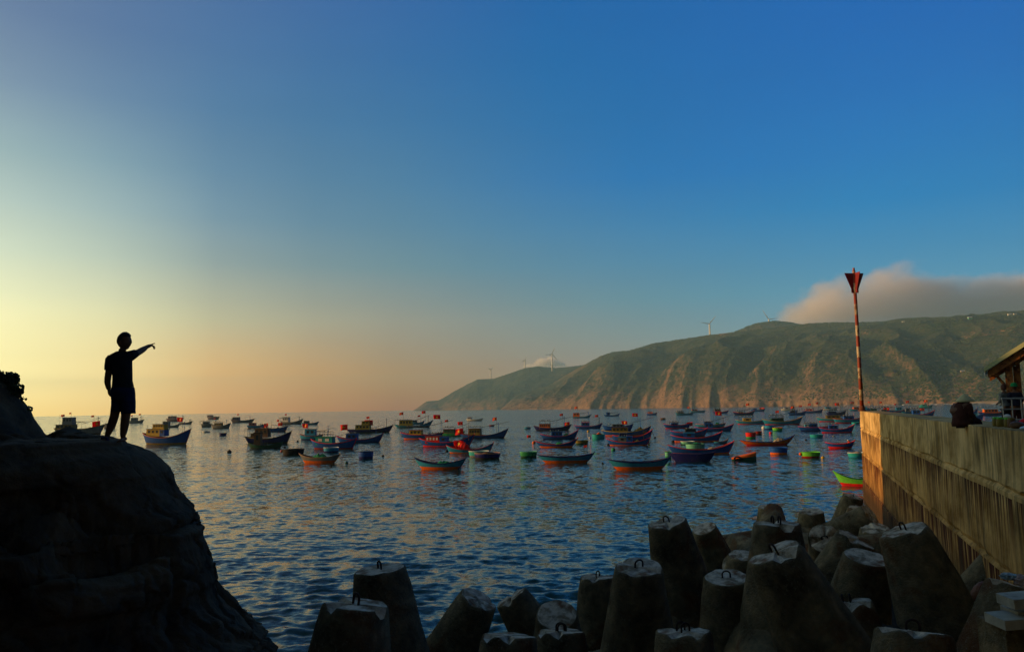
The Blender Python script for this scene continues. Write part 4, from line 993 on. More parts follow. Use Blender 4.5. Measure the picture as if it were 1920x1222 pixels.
b(523, 570, 795, 789, 791, 785, 'grey', 'dark', 'grey', 'pale grey ship near the horizon with a white bridge and a lamp row', cab=[(530, 542, 782, 791, 'white', 'grey', 3)], lamps=[(523, 542, 783, 7)], mast=[(562, 781)], flags=[(535, 777, 3)])
b(564, 598, 796, 792, 793, 790, 'lblue', 'dark', 'grey', 'small blue-grey boat right behind the pale ship with the white bridge', cab=[(570, 580, 789, 793, 'grey', 'grey', 2)])
coracle(550, 40, 853, 841, 'dark', 'dark', 'dark', 'dark flat-sided tub with a pink float at its left end', flt='pink', name='dinghy', cat='dinghy')
# --- left centre
b(560, 606, 824, 813, 817, 815, 'lblue', 'navy', 'pink', 'small blue boat with a pink rail, behind the green-cabined boat', cab=[(572, 593, 805, 817, 'lblue', 'grey', 2)], lamps=[(574, 600, 808, 5)], flags=[(572, 799, 10)])
b(580, 670, 842, 823, 831, 823, 'blue', 'dred', 'red', 'blue boat with a turquoise-green cabin, a white-framed window and crowded lamps', cab=[(592, 626, 820, 831, 'teal', 'green', 2, 'white')], lamps=[(594, 626, 814, 7), (600, 622, 809, 3)], mast=[(614.5, 799)], boom=[(592, 810, 628, 802)], yaw=-5)
b(630, 719, 830, 817, 824, 813, 'blue', 'navy', 'red', 'blue boat with a plain blue cabin and large flag, right of the green-cabined boat', cab=[(650, 671, 814, 824, 'blue', 'blue', 2)], lamps=[(650, 670, 811, 4)], flags=[(645, 801, 13)], boom=[(628, 817, 652, 813)], mast=[(705, 802)], yaw=5)
b(648, 738, 811, 804, 805, 797, 'navy', 'dark', 'grey', 'grey-blue boat with a stepped mustard yellow cabin and two flags', cab=[(667, 695, 797, 805, 'yellow', 'olive', 4), (679, 694, 790, 797, 'yellow', 'olive', 2)], mast=[(725, 785)], flags=[(690, 783, 5), (693, 793, 12)], boom=[(697, 803, 718, 797)], yaw=3)
b(558, 639, 868, 850, 858, 852, 'grey', 'orange', 'lwood', 'open wooden boat with a rust-orange bottom and a green net, at the lower left', net=(583, 616, 850, 'green'), open_=True, yaw=-6, name='rowing_boat', cat='boat')
coracle(621, 28, 848, 838, 'lblue', 'navy', 'white', 'small blue dinghy with a white rim, under the green-cabined boat\'s side', name='dinghy', cat='dinghy')
coracle(686, 28, 860, 845, 'blue', 'navy', 'dark', 'dark blue round tub alone on the water right of the orange-bottomed wooden boat')
buoy(650, 867, 3.2, 'dgreen', 'dark round buoy beside the orange-bottomed wooden boat\'s bow'); buoy(718, 854, 2.5, 'dark', 'small black buoy right of the dark blue round tub'); buoy(558, 827, 2.2, 'dark', 'black mooring float right of the yellow-rimmed boat\'s bow'); buoy(534, 838, 2.5, 'dark', 'black float above the pink float of the dark tub')
# --- centre
b(738, 812, 801, 795, 798, 788, 'lblue', 'dark', 'grey', 'teal-grey boat with a yellow cabin whose flags reach above the horizon', cab=[(749, 774, 788, 798, 'yellow', 'olive', 4)], lamps=[(740, 772, 786, 7)], mast=[(803, 779)], flags=[(753, 775, 6), (795, 773, 6), (786, 780, 4)], boom=[(778, 788, 800, 781)], yaw=3)
b(770, 796, 795, 791, 792, 788, 'lblue', 'dark', 'lblue', 'small blue boat directly behind the teal-grey yellow-cabined boat', cab=[(774, 782, 788, 792, 'grey', 'grey', 2)], anchor=0)
b(750, 832, 823, 810, 815, 811, 'blue', 'orange', 'red', 'blue boat with a mustard cabin under a red awning, flag high at its right', cab=[(768, 792, 807, 815, 'yellow', 'dred', 3)], lamps=[(763, 793, 799, 8)], mast=[(829, 790)], flags=[(821, 783, 10), (838, 790, 5)], boom=[(793, 801, 849, 789)], yaw=-3)
b(784, 890, 837, 821, 829, 815, 'blue', 'red', 'red', 'blue boat with a red cabin and white-framed windows, red rail all along', cab=[(799, 826, 818, 829, 'red', 'dred', 4, 'white'), (826, 840, 820, 829, 'blue', 'blue', 1)], lamps=[(800, 827, 811, 5)], yaw=-5)
b(822, 872, 817, 811, 812, 808, 'green', 'dgreen', 'olive', 'dark green boat with lamps, between the red-cabined boat and the long olive-cabined one', cab=[(832, 853, 805, 812, 'dgreen', 'dred', 3)], lamps=[(832, 853, 800, 6)], boom=[(853, 803, 882, 793)], flags=[(864, 794, 8)], anchor=0)
b(860, 953, 821, 812, 816, 804, 'blue', 'navy', 'dred', 'long blue boat with an olive cabin, the right one under a long boom', cab=[(880, 902, 804, 816, 'olive', 'wood', 4)], lamps=[(876, 904, 799, 8)], mast=[(935, 793)], boom=[(904, 801, 955, 791)], flags=[(928, 786, 7)], yaw=-5)
b(836, 925, 849, 834, 843, 831, 'lblue', 'orange', 'red', 'blue boat with a bundle of red flags and orange pennants on a tall pole amidships', flags=[(862, 833, 15), (858, 844, 18), (862, 809, 14)], net=(857, 883, 828, 'red'), poles=[(880, 842, 794, 'dark'), (879, 820, 806, 'orange'), (879.6, 826, 822, 'yellow')], yaw=4)
b(776, 874, 880, 859, 869, 860, 'lblue', 'orange', 'navy', 'open boat, light blue above orange, with a green net, below the red flag bundle', net=(815, 850, 864, 'green'), open_=True, poles=[(799, 868, 858, 'dark'), (811, 868, 859, 'dark')], yaw=-5, name='rowing_boat', cat='boat')
coracle(898, 38, 857, 845, 'teal', 'grey', 'white', 'turquoise tub with a white rim, moored behind a dark tub below the flag bundle')
coracle(914, 48, 861, 849, 'navy', 'dark', 'lwood', 'dark navy tub with a wooden rim, in front of the turquoise one', stuff='wood')
buoy(838, 845, 3, 'dark', 'black buoy under the stern of the boat with the red flag bundle'); buoy(863, 877, 2.6, 'white', 'white float at the bow of the blue and orange boat with the green net'); buoy(754, 817, 1.8, 'dark', 'black float left of the red-awning boat\'s stern')
b(874, 906, 789, 785, 786, 784, 'white', 'grey', 'white', 'small white far boat above the olive-cabined one', cab=[(877, 884, 782, 786, 'white', 'pink', 2)], anchor=0)
coracle(922, 10, 799, 796, 'dred', 'dark', 'dred', 'tiny reddish far dinghy just under the long boom')
# --- right centre
b(1000, 1071, 807, 797, 802, 796, 'navy', 'dark', 'purple', 'dark boat with an orange-brown slatted cabin topped by five big lamps', cab=[(1012, 1032, 795, 802, 'orange', 'wood', 5)], lamps=[(1013, 1032, 788, 5)], mast=[(1058, 782)], boom=[(1032, 790, 1071, 782)], flags=[(1053, 778, 5), (1063, 795, 9)], yaw=-3)
b(1013, 1084, 823, 813, 818, 806, 'blue', 'navy', 'red', 'blue boat low in the water behind the boat with the orange stern float', cab=[(1034, 1055, 810, 818, 'blue', 'navy', 3)], lamps=[(1030, 1050, 807, 4)], net=(1056, 1068, 811, 'green'), yaw=4)
b(1003, 1083, 839, 826, 833, 822, 'blue', 'orange', 'red', 'open blue boat with a round orange float and red pennant at its stern', net=(1040, 1058, 828, 'green'), flags=[(993, 818, 6)], yaw=-2, open_=True, name='rowing_boat', cat='boat')
buoy(1001, 829, 3.4, 'orange', 'orange float hanging at the stern of the open blue boat with the red pennant')
coracle(991, 32, 858, 846, 'green', 'dgreen', 'mint', 'green dinghy with a pale rim, moored left of the blue and orange open boat', ax=1.4)
b(1008, 1114, 868, 853, 857, 850, 'lblue', 'orange', 'navy', 'long open boat, bright blue above orange, next to the green dinghy', open_=True, yaw=4, flags=[(1098, 838, 5)], poles=[(1107, 852, 834, 'orange'), (1028, 856, 850, 'dark')], name='rowing_boat', cat='boat')
b(1072, 1108, 783, 780, 781, 777, 'lblue', 'dark', 'grey', 'far boat with a blue roof, its side lit orange, just off the cliffs', cab=[(1075, 1087, 774, 781, 'orange', 'blue', 2)], mast=[(1103, 772)], boom=[(1088, 775, 1104, 773)], flags=[(1081, 764, 5)])
coracle(989, 12, 804, 800, 'lblue', 'dark', 'grey', 'tiny grey-blue dinghy left of the orange-brown slatted cabin')
b(1077, 1129, 803, 797, 799, 793, 'blue', 'navy', 'red', 'blue boat with a blue cabin and red trim, four lamps, behind the yellow float', cab=[(1091, 1105, 792, 799, 'blue', 'red', 2)], lamps=[(1091, 1105, 789, 4)], mast=[(1124, 783)], flags=[(1119, 780, 5)], yaw=-3)
buoy(1103, 808, 2.6, 'yellow', 'yellow float between the blue-cabined boat and the turquoise tub'); buoy(1106, 820, 2.2, 'white', 'white float at the left side of the turquoise tub with an orange heap')
coracle(1122, 24, 823, 813, 'teal', 'teal', 'dgreen', 'turquoise tub heaped with orange and dark gear', stuff='orange'); coracle(1091, 24, 833, 825, 'olive', 'dgreen', 'dgreen', 'olive green tub with its left end lit yellow', ax=1.4)
b(1132, 1162, 780, 777, 778, 775, 'blue', 'navy', 'blue', 'plain blue far boat with a tiny blue cabin off the cliffs', cab=[(1137, 1144, 773, 778, 'blue', 'blue', 1)], boom=[(1144, 774, 1161, 773)])
b(1212, 1232, 778, 774, 775, 773, 'blue', 'navy', 'pink', 'smallest far boat with a pinkish orange deckhouse off the cliffs', cab=[(1215, 1224, 772, 775, 'pink', 'orange', 1)], anchor=0)
coracle(1243, 10, 787, 783, 'wood', 'dark', 'wood', 'tiny brown far dinghy right of the tall flag')
b(1130, 1187, 807, 797, 800, 795, 'blue', 'navy', 'navy', 'blue boat crowded with gear and a white ball light, behind the yellow-railed one', cab=[(1148, 1170, 796, 800, 'grey', 'grey', 3)], lamps=[(1140, 1168, 795, 7)], flags=[(1172, 793, 8)], poles=[(1166, 800, 792, 'white')], yaw=3)
b(1129, 1219, 817, 806, 810, 799, 'blue', 'orange', 'yellow', 'blue boat with a yellow rail and an olive deckhouse under the tall flag', cab=[(1148, 1178, 802, 810, 'olive', 'wood', 4)], mast=[(1200, 786)], boom=[(1180, 794, 1226, 783)], flags=[(1192, 779, 8)], net=(1186, 1212, 801, 'olive'), yaw=-4)
b(1148, 1223, 827, 815, 819, 806, 'blue', 'navy', 'red', 'deep blue high-bowed boat squeezed between the yellow-railed and red-railed ones', boom=[(1178, 818, 1227, 803)], cab=[(1162, 1176, 812, 819, 'navy', 'grey', 2)], yaw=3)
b(1138, 1218, 835, 822, 829, 821, 'blue', 'orange', 'red', 'blue boat with a thick red rail and a pale blue cabin with four white lamps', cab=[(1160, 1175, 820, 829, 'grey', 'lblue', 1), (1175, 1186, 819, 829, 'blue', 'blue', 1)], lamps=[(1160, 1178, 817, 4)], mast=[(1206, 806)], net=(1188, 1200, 824, 'yellow'), yaw=-3)
b(1140, 1256, 881, 861, 867, 859, 'lblue', 'orange', 'navy', 'nearest open boat, bright blue above orange, its bow touching the navy boat', open_=True, yaw=5, poles=[(1158, 866, 859, 'dark')], name='rowing_boat', cat='boat')
buoy(1150, 842, 4, 'green', 'round green buoy under the thick red-railed boat'); buoy(1141, 833, 3, 'dark', 'black float at the stern of the thick red-railed boat'); buoy(1228, 820, 2.2, 'dark', 'black float right of the high-bowed boats'); buoy(1217, 833, 2.2, 'yellow', 'pale yellow float under the bow of the thick red-railed boat'); buoy(1130, 868, 2.2, 'dark', 'dark float between the two bright blue open boats')
b(1244, 1295, 803, 794, 797, 793, 'blue', 'red', 'red', 'blue boat with a small blue cabin and a red flag at its bow', cab=[(1258, 1271, 793, 797, 'blue', 'blue', 2)], lamps=[(1256, 1272, 790, 4)], flags=[(1294, 795, 9)], boom=[(1272, 792, 1292, 792)])
b(1266, 1301, 778, 773, 775, 773, 'lblue', 'dark', 'grey', 'far grey-blue boat with a dark lamp row, left one of a close pair', lamps=[(1268, 1282, 770, 6)], cab=[(1270, 1282, 772, 775, 'grey', 'grey', 2)])
b(1294, 1323, 773, 769, 770, 769, 'lblue', 'dark', 'grey', 'far pale-cabined boat, right one of a close pair off the cliffs', cab=[(1297, 1308, 767, 770, 'pink', 'grey', 2)], flags=[(1292, 764, 4)])
b(1336, 1366, 775, 771, 772, 769, 'blue', 'dred', 'red', 'far boat with a wooden cabin and red rail, below the cliffs', cab=[(1340, 1351, 767, 772, 'wood', 'grey', 2)], lamps=[(1338, 1351, 766, 5)])
b(1305, 1360, 801, 794, 796, 793, 'lblue', 'navy', 'orange', 'light blue boat with a green net, alongside a taller-masted blue one', cab=[(1320, 1334, 790, 796, 'blue', 'navy', 2)], net=(1340, 1350, 791, 'green'), anchor=0)
b(1304, 1374, 808, 800, 803, 795, 'blue', 'navy', 'red', 'blue boat flying a flag from a pale mast, beside the light blue green-netted one', cab=[(1322, 1337, 794, 803, 'blue', 'blue', 2)], lamps=[(1322, 1337, 790, 5)], mast=[(1356, 783)], boom=[(1336, 790, 1376, 777)], flags=[(1349, 776, 9)], yaw=-3)
b(1258, 1326, 818, 807, 811, 803, 'blue', 'navy', 'red', 'blue boat with a dark roofed deckhouse, rear one of two close red-railed boats', cab=[(1285, 1305, 805, 811, 'dark', 'dark', 3)], lamps=[(1285, 1303, 803, 4)], yaw=3)
b(1259, 1352, 828, 815, 821, 810, 'blue', 'orange', 'red', 'blue boat with a thick red gunwale, boxy blue cabin and flag on its side', cab=[(1283, 1303, 812, 821, 'blue', 'lblue', 1)], flags=[(1307, 824, 11)], poles=[(1334, 818, 807, 'dark')], yaw=-3)
buoy(1262, 827, 3, 'dark', 'black float under the stern of the thick red-gunwaled boat')
coracle(1289, 26, 834, 827, 'mint', 'dgreen', 'white', 'pale mint tub behind the one loaded with green net'); 
b(1338, 1365, 832, 827, 828, 823, 'lblue', 'navy', 'wood', 'little blue rowing dinghy with gear, right of the two close blue boats', open_=True, name='dinghy', cat='dinghy', anchor=0, beam=.4)
b(1254, 1375, 851, 834, 843, 829, 'blue', 'orange', 'red', 'long red-rimmed blue boat carrying a pale green basket boat amidships', yaw=4, net=(1325, 1345, 837, 'sand'), beam=.2)
coracle(1304, 36, 843, 831, 'mint', 'mint', 'dgreen', 'pale green basket boat with a green net, carried by the long red-rimmed boat', stuff='green')
b(1257, 1338, 866, 850, 852, 848, 'navy', 'navy', 'navy', 'heavy navy open boat in full shade, nearest of the right-hand cluster', open_=True, yaw=-8, anchor=0, name='rowing_boat', cat='boat')
coracle(1253, 12, 858, 846, 'mint', 'green', 'green', 'small bright green box-like dinghy between the nearest blue boat and the navy one', name='dinghy', cat='dinghy')
# --- right
b(1375, 1415, 778, 771, 774, 769, 'navy', 'dark', 'red', 'far navy boat with a yellow cabin and a white stern flag pole', cab=[(1383, 1394, 772, 774.5, 'yellow', 'olive', 2)], lamps=[(1380, 1396, 769, 6)], flags=[(1403, 758, 5)], boom=[(1395, 770, 1412, 765)])
b(1408, 1434, 771, 767, 768, 766, 'blue', 'navy', 'blue', 'little far blue boat with a red flag, behind the yellow-cabined pair', cab=[(1412, 1420, 765, 768, 'blue', 'grey', 1)], flags=[(1429, 767, 7)], anchor=0)
b(1380, 1436, 795, 786, 790, 786, 'lblue', 'red', 'yellow', 'light blue boat with a yellow rail and a bright yellow cabin', cab=[(1394, 1409, 784, 790, 'yellow', 'yellow', 1)], lamps=[(1387, 1412, 780, 6)], yaw=-2, anchor=0)
b(1430, 1504, 796, 785, 790, 781, 'lblue', 'red', 'yellow', 'light blue boat with a yellow rail, a green cabin and a double row of lamps', cab=[(1446, 1469, 784, 790, 'dgreen', 'dark', 3)], lamps=[(1442, 1469, 780, 9), (1444, 1468, 777, 5)], mast=[(1492, 769)], boom=[(1470, 777, 1500, 770)], flags=[(1459, 772, 5), (1487, 764, 5)], yaw=2)
b(1477, 1512, 778, 772, 774, 770, 'blue', 'navy', 'navy', 'dark blue far boat behind the bow of the green-cabined one', cab=[(1482, 1494, 770, 774, 'navy', 'grey', 2)], lamps=[(1482, 1496, 769, 5)])
b(1506, 1542, 774, 769, 770, 766, 'blue', 'navy', 'pink', 'blue far boat with a pinkish deck and three small flags, off the pole', cab=[(1512, 1524, 767, 770, 'pink', 'red', 2)], lamps=[(1510, 1526, 765, 5)], flags=[(1504, 761, 4), (1519, 758, 4), (1532, 756, 4)])
b(1464, 1490, 770, 766, 767, 765, 'white', 'lblue', 'grey', 'white-sided far boat close under the cliffs', cab=[(1470, 1480, 764, 767, 'white', 'grey', 1)], anchor=0)
buoy(1432, 801, 4, 'white', 'large white drum float next to a small blue tub'); coracle(1443, 18, 805, 797, 'lblue', 'navy', 'blue', 'small blue tub beside the large white drum float')
coracle(1458, 19, 808, 801, 'lime', 'green', 'orange', 'yellow-green tub with an orange rim, right of the white drum float'); buoy(1445, 811, 3, 'red', 'red conical float left of and below the yellow-green tub', 'buoy')
coracle(1422, 13, 815, 808, 'dred', 'dark', 'dred', 'dark red tub right behind the red and green one', name='dinghy', cat='dinghy'); coracle(1408, 19, 822, 809, 'red', 'green', 'dgreen', 'tub with a red top and green bottom, just above the orange boat')
b(1387, 1489, 835, 824, 829, 817, 'orange', 'red', 'navy', 'long orange open boat with a blue inside', deck='blue', open_=True, yaw=5, beam=.2, name='rowing_boat', cat='boat', net=(1448, 1476, 821, 'sand'))
coracle(1460, 33, 852, 838, 'blue', 'orange', 'blue', 'round tub, blue above orange, floating below the long orange boat')
coracle(1520, 35, 858, 847, 'lime', 'dred', 'lime', 'bright green basket boat with a dark red base and orange float', flt='orange')
buoy(1543, 857, 3.2, 'yellow', 'pale yellow buoy right of the bright green basket boat'); buoy(1511, 824, 2, 'dark', 'black float left of the turquoise tub'); buoy(1563, 817, 2, 'grey', 'grey float left of the person in the blue boat')
b(1498, 1562, 808, 799, 801, 797, 'blue', 'navy', 'red', 'blue boat with a white-framed cabin window and black lamps, left of a similar one', cab=[(1510, 1519, 796, 801, 'lblue', 'grey', 1, 'white'), (1519, 1532, 795, 801, 'blue', 'blue', 2)], lamps=[(1510, 1532, 792, 6)], yaw=2, anchor=0)
b(1538, 1600, 811, 801, 805, 796, 'blue', 'red', 'red', 'red-railed blue boat with white bundles on its foredeck, above the person in the boat', cab=[(1555, 1571, 798, 805, 'blue', 'blue', 2)], lamps=[(1552, 1572, 794, 5)], net=(1579, 1591, 799, 'white'), yaw=-2, anchor=0)
b(1533, 1598, 790, 781, 785, 781, 'lblue', 'red', 'yellow', 'light blue boat with an orange-yellow stern and olive cabin, left of the pole', cab=[(1550, 1575, 779, 785, 'olive', 'olive', 3)], yaw=-4, anchor=0)
b(1563, 1616, 793, 784, 786, 783, 'lblue', 'red', 'red', 'red-railed light blue boat partly hidden by the wall end', cab=[(1582, 1600, 781, 786, 'blue', 'blue', 2)], lamps=[(1580, 1600, 779, 6)], mast=[(1590, 768)], anchor=0)
b(1550, 1586, 779, 773, 774, 769, 'navy', 'navy', 'navy', 'dark navy far boat with the largest far flag, left of the pole', cab=[(1554, 1568, 771, 774, 'navy', 'grey', 2)], lamps=[(1553, 1570, 768, 6)], flags=[(1571, 758, 6)], mast=[(1577, 763)], boom=[(1570, 772, 1592, 766)])
b(1541, 1570, 769, 765, 766, 763, 'white', 'blue', 'blue', 'far boat with a white stern, behind the dark navy one', cab=[(1548, 1558, 763, 766, 'lblue', 'grey', 1)], anchor=0)
b(1592, 1630, 770, 765, 767, 763, 'lblue', 'navy', 'red', 'far light blue boat crossing behind the foot of the pole', cab=[(1600, 1610, 763, 767, 'orange', 'grey', 2)], flags=[(1600, 755, 5)], anchor=0)
coracle(1531, 24, 821, 814, 'teal', 'lblue', 'lblue', 'turquoise tub between the two red-railed blue boats and the bright green one'); coracle(1604, 14, 796, 791, 'teal', 'lblue', 'teal', 'light turquoise tub at the edge of the wall end'); coracle(1606, 30, 858, 848, 'teal', 'lblue', 'white', 'turquoise tub with a white rim and sand-coloured net, cut off by the wall end', stuff='sand')
pb = b(1550, 1600, 841, 829, 832, 827, 'blue', 'red', 'red', 'short blue boat with a red rail carrying a person in a red vest', yaw=-6, anchor=0, name='rowing_boat', cat='boat', beam=.36, open_=True)
b(1571, 1668, 912, 884, 900, 890, 'lime', 'red', 'lime', 'bright green boat with a red bottom poking out from behind the wall end', open_=True, yaw=-14, name='rowing_boat', cat='boat', anchor=0, deck='dgreen')
# --- beyond the wall
b(1645, 1691, 777, 771, 773, 769, 'blue', 'navy', 'pink', 'blue boat with a big red flag, seen over the wall right of the pole', cab=[(1652, 1662, 768, 773, 'grey', 'dred', 2)], flags=[(1654, 754, 4), (1664, 767, 8)], lamps=[(1650, 1672, 763, 6)], yaw=2)
b(1697, 1751, 782, 775, 777, 769, 'blue', 'blue', 'red', 'blue boat with a raised red-tipped bow and an orange float, seen over the wall', cab=[(1712, 1725, 769, 777, 'blue', 'navy', 2)], lamps=[(1708, 1726, 765, 6)], mast=[(1741, 752)], flags=[(1737, 752, 5), (1730, 768, 6)], yaw=-3)
buoy(1709, 772, 3, 'orange', 'orange float on the side of the blue boat with the red-tipped bow')
b(1660, 1702, 773, 768, 769, 767, 'blue', 'navy', 'grey', 'dull blue boat behind the one with the big red flag, over the wall', lamps=[(1648, 1678, 762, 7)], cab=[(1680, 1690, 764, 769, 'lblue', 'grey', 2)], flags=[(1680, 758, 3)], anchor=0)
b(1688, 1712, 776, 770, 772, 769, 'lblue', 'navy', 'blue', 'boat with white lights and a small flag left of the raised red-tipped bow', cab=[(1698, 1706, 766, 772, 'grey', 'grey', 1)], flags=[(1703, 753, 5)], anchor=0)
b(1724, 1748, 765, 760, 761, 759, 'teal', 'navy', 'teal', 'small teal boat farthest out beyond the wall, near the beach', cab=[(1728, 1738, 758, 761, 'teal', 'green', 1)], anchor=0)
b(1616, 1634, 770, 766, 767, 765, 'blue', 'navy', 'lblue', 'blue boat just right of the pole foot', cab=[(1618, 1626, 763, 767, 'lblue', 'lblue', 1)], anchor=0)
b(1630, 1657, 775, 770, 771, 769, 'green', 'dgreen', 'teal', 'green boat with a small faded flag, second beyond the pole', cab=[(1634, 1644, 766, 771, 'dgreen', 'grey', 2)], flags=[(1632, 754, 3)], lamps=[(1634, 1650, 763, 5)], anchor=0)
b(1797, 1834, 779, 772, 774, 763, 'blue', 'blue', 'blue', 'bright blue boat with two little red flags, right of the woman in the conical hat', cab=[(1812, 1822, 766, 774, 'olive', 'blue', 2)], flags=[(1807, 755, 4), (1821, 751, 5)], boom=[(1812, 762, 1834, 756)], anchor=0)
b(1808, 1842, 788, 778, 780, 775, 'blue', 'red', 'blue', 'vivid blue boat low behind the jars on the wall', cab=[(1822, 1832, 775, 780, 'lblue', 'blue', 1)], anchor=0)
b(1836, 1884, 779, 771, 774, 770, 'navy', 'navy', 'orange', 'boat with a sunlit orange and white cabin and a black lamp row, behind the bags', cab=[(1845, 1870, 767, 774, 'orange', 'white', 4)], lamps=[(1838, 1870, 762, 8)], anchor=0)
# ================================================================== PEOPLE
def skin_mesh(pts, edges, root, sub=2):
    """pts: name -> (x, y, z, r) ; one continuous surface grown round the joints"""
    names = list(pts); me = bpy.data.meshes.new('t'); me.from_pydata([pts[n][:3] for n in names], [(names.index(a), names.index(b_)) for a, b_ in edges], [])
    o = bpy.data.objects.new('t', me); COL.objects.link(o); md = o.modifiers.new('s', 'SKIN'); md.use_smooth_shade = True; md.branch_smoothing = .3
    for i, n in enumerate(names):
        r_ = pts[n][3]; sv = me.skin_vertices[0].data[i]; sv.radius = r_ if hasattr(r_, '__len__') else (r_, r_); sv.use_root = (n == root)
    sb = o.modifiers.new('u', 'SUBSURF'); sb.levels = sub; sb.render_levels = sub
    bpy.context.view_layer.update(); ev = o.evaluated_get(bpy.context.evaluated_depsgraph_get()); m2 = bpy.data.meshes.new_from_object(ev)
    bpy.data.objects.remove(o); return m2
def join(name, meshes, mat):
    bm = bmesh.new()
    for m_ in meshes: bm.from_mesh(m_)
    me = bpy.data.meshes.new(name); bm.to_mesh(me); bm.free(); me.materials.clear(); me.materials.append(mat)
    me.polygons.foreach_set('material_index', [0] * len(me.polygons)); me.polygons.foreach_set('use_smooth', [True] * len(me.polygons)); me.update(); return me
skin_m = plain('skin', (.16, .08, .045), .6, 8, .15); hair_m = plain('hair', (.012, .01, .009), .6, 30, .4)
def cloth(n, c): return plain(n, c, .9, 9, .3, .1, .5)
def hand(w, d, up, pose, s=1.0, side=1):
    """five fingers on a palm: w wrist, d direction of the fingers, up back of the hand"""
    d = Vector(d).normalized(); up = Vector(up); up = (up - d * up.dot(d)).normalized(); lat = d.cross(up) * side; w = Vector(w); out = []
    P = {'z': (*(w - d * .045 * s), .027 * s), 'a': (*w, .029 * s), 'b': (*(w + d * .05 * s), (.036 * s, .022 * s)), 'c': (*(w + d * .085 * s), (.038 * s, .016 * s))}
    out.append(skin_mesh(P, [('z', 'a'), ('a', 'b'), ('b', 'c')], 'a', 1))
    for k, (off, ln) in enumerate(((.030, .070), (.010, .078), (-.011, .072), (-.030, .056))):
        base = w + d * .082 * s + lat * off * s; cv = pose[k]; q = base.copy(); dr = d.copy(); P = {'0': (*(base - d * .02 * s), .0095 * s)}; E = []
        for j in range(1, 4):
            dr = (dr * math.cos(cv[j - 1]) - up * math.sin(cv[j - 1])).normalized(); 
            ax_ = lat; upn = ax_.cross(dr); q = q + dr * ln * s * (.42, .32, .26)[j - 1]; P[str(j)] = (*q, (.0092 - .001 * j) * s); E.append((str(j - 1), str(j)))
            up_l = up
        out.append(skin_mesh(P, E, '0', 1))
    t0 = w + d * .02 * s + lat * .030 * s; t1 = t0 + (lat * .55 + d * .75 - up * .2).normalized() * .036 * s; t2 = t1 + (d * .9 + lat * .1 - up * .3).normalized() * .03 * s
    out.append(skin_mesh({'0': (*t0, .013 * s), '1': (*t1, .0115 * s), '2': (*t2, .009 * s)}, [('0', '1'), ('1', '2')], '0', 1)); return out

# ---- the man: built in a frame x right, y away, z up; feet at z = 0; 1.74 m tall
MY = 12.9
kx = MY / F
foot = at(222, 823.5, MY)
def mp(px, py, y=0.0): # photograph pixel to the figure's own frame, at depth y behind its feet
    p = at(px, py, MY + y); return (p.x - foot.x, y, p.z - foot.z)
zf = min(rock_z(at(197, 825, MY).x, MY), rock_z(at(230, 825, MY).x, MY))
man = empty('man_standing', (foot.x, MY, foot.z), 0, 'person in a T-shirt and shorts standing on the rock pointing out to the right', 'person')
man.name = 'person'; zr_ = [rock_z(at(q, 824, MY).x, MY - .08) for q in (202, 230)]; man.location.z = min(foot.z + .03, max(foot.z - .05, sum(zr_) / 2 - .005))
man.rotation_euler = (0, 0, 0)
B_ = {'pelvis': (*mp(231, 724), (.150, .115)), 'waist': (*mp(229, 704), (.128, .10)), 'chest': (*mp(227, 684), (.155, .115)), 'upch': (*mp(227, 669), (.145, .105)), 'neck': (*mp(231, 655), .085), 'head0': (*mp(232.5, 645), .078),
 'shL': (*mp(209, 669, -.03), .068), 'elL': (*mp(203, 697, -.02), .054), 'foL': (*mp(201.5, 711, .0), .052), 'wrL': (*mp(205, 726, .03), .036),
 'shR': (*mp(244, 664, .05), .068), 'elR': (*mp(259, 655, .26), .058), 'foR': (*mp(266, 651, .36), .056), 'wrR': (*mp(276, 644.5, .50), .036),
 'hipL': (*mp(221, 738, .03), .098), 'knL': (*mp(215, 773, -.03), .070), 'caL': (*mp(210, 789, .03), .071), 'anL': (*mp(201, 812, .05), .040),
 'hipR': (*mp(240, 738, -.02), .100), 'knR': (*mp(235.5, 776, -.05), .070), 'caR': (*mp(234, 790, .0), .072), 'anR': (*mp(230, 815, .02), .042)}
E_ = [('pelvis', 'waist'), ('waist', 'chest'), ('chest', 'upch'), ('upch', 'neck'), ('neck', 'head0'), ('upch', 'shL'), ('shL', 'elL'), ('elL', 'foL'), ('foL', 'wrL'), ('upch', 'shR'), ('shR', 'elR'), ('elR', 'foR'), ('foR', 'wrR'),
 ('pelvis', 'hipL'), ('hipL', 'knL'), ('knL', 'caL'), ('caL', 'anL'), ('pelvis', 'hipR'), ('hipR', 'knR'), ('knR', 'caR'), ('caR', 'anR')]
parts_ = [skin_mesh(B_, E_, 'pelvis', 2)]
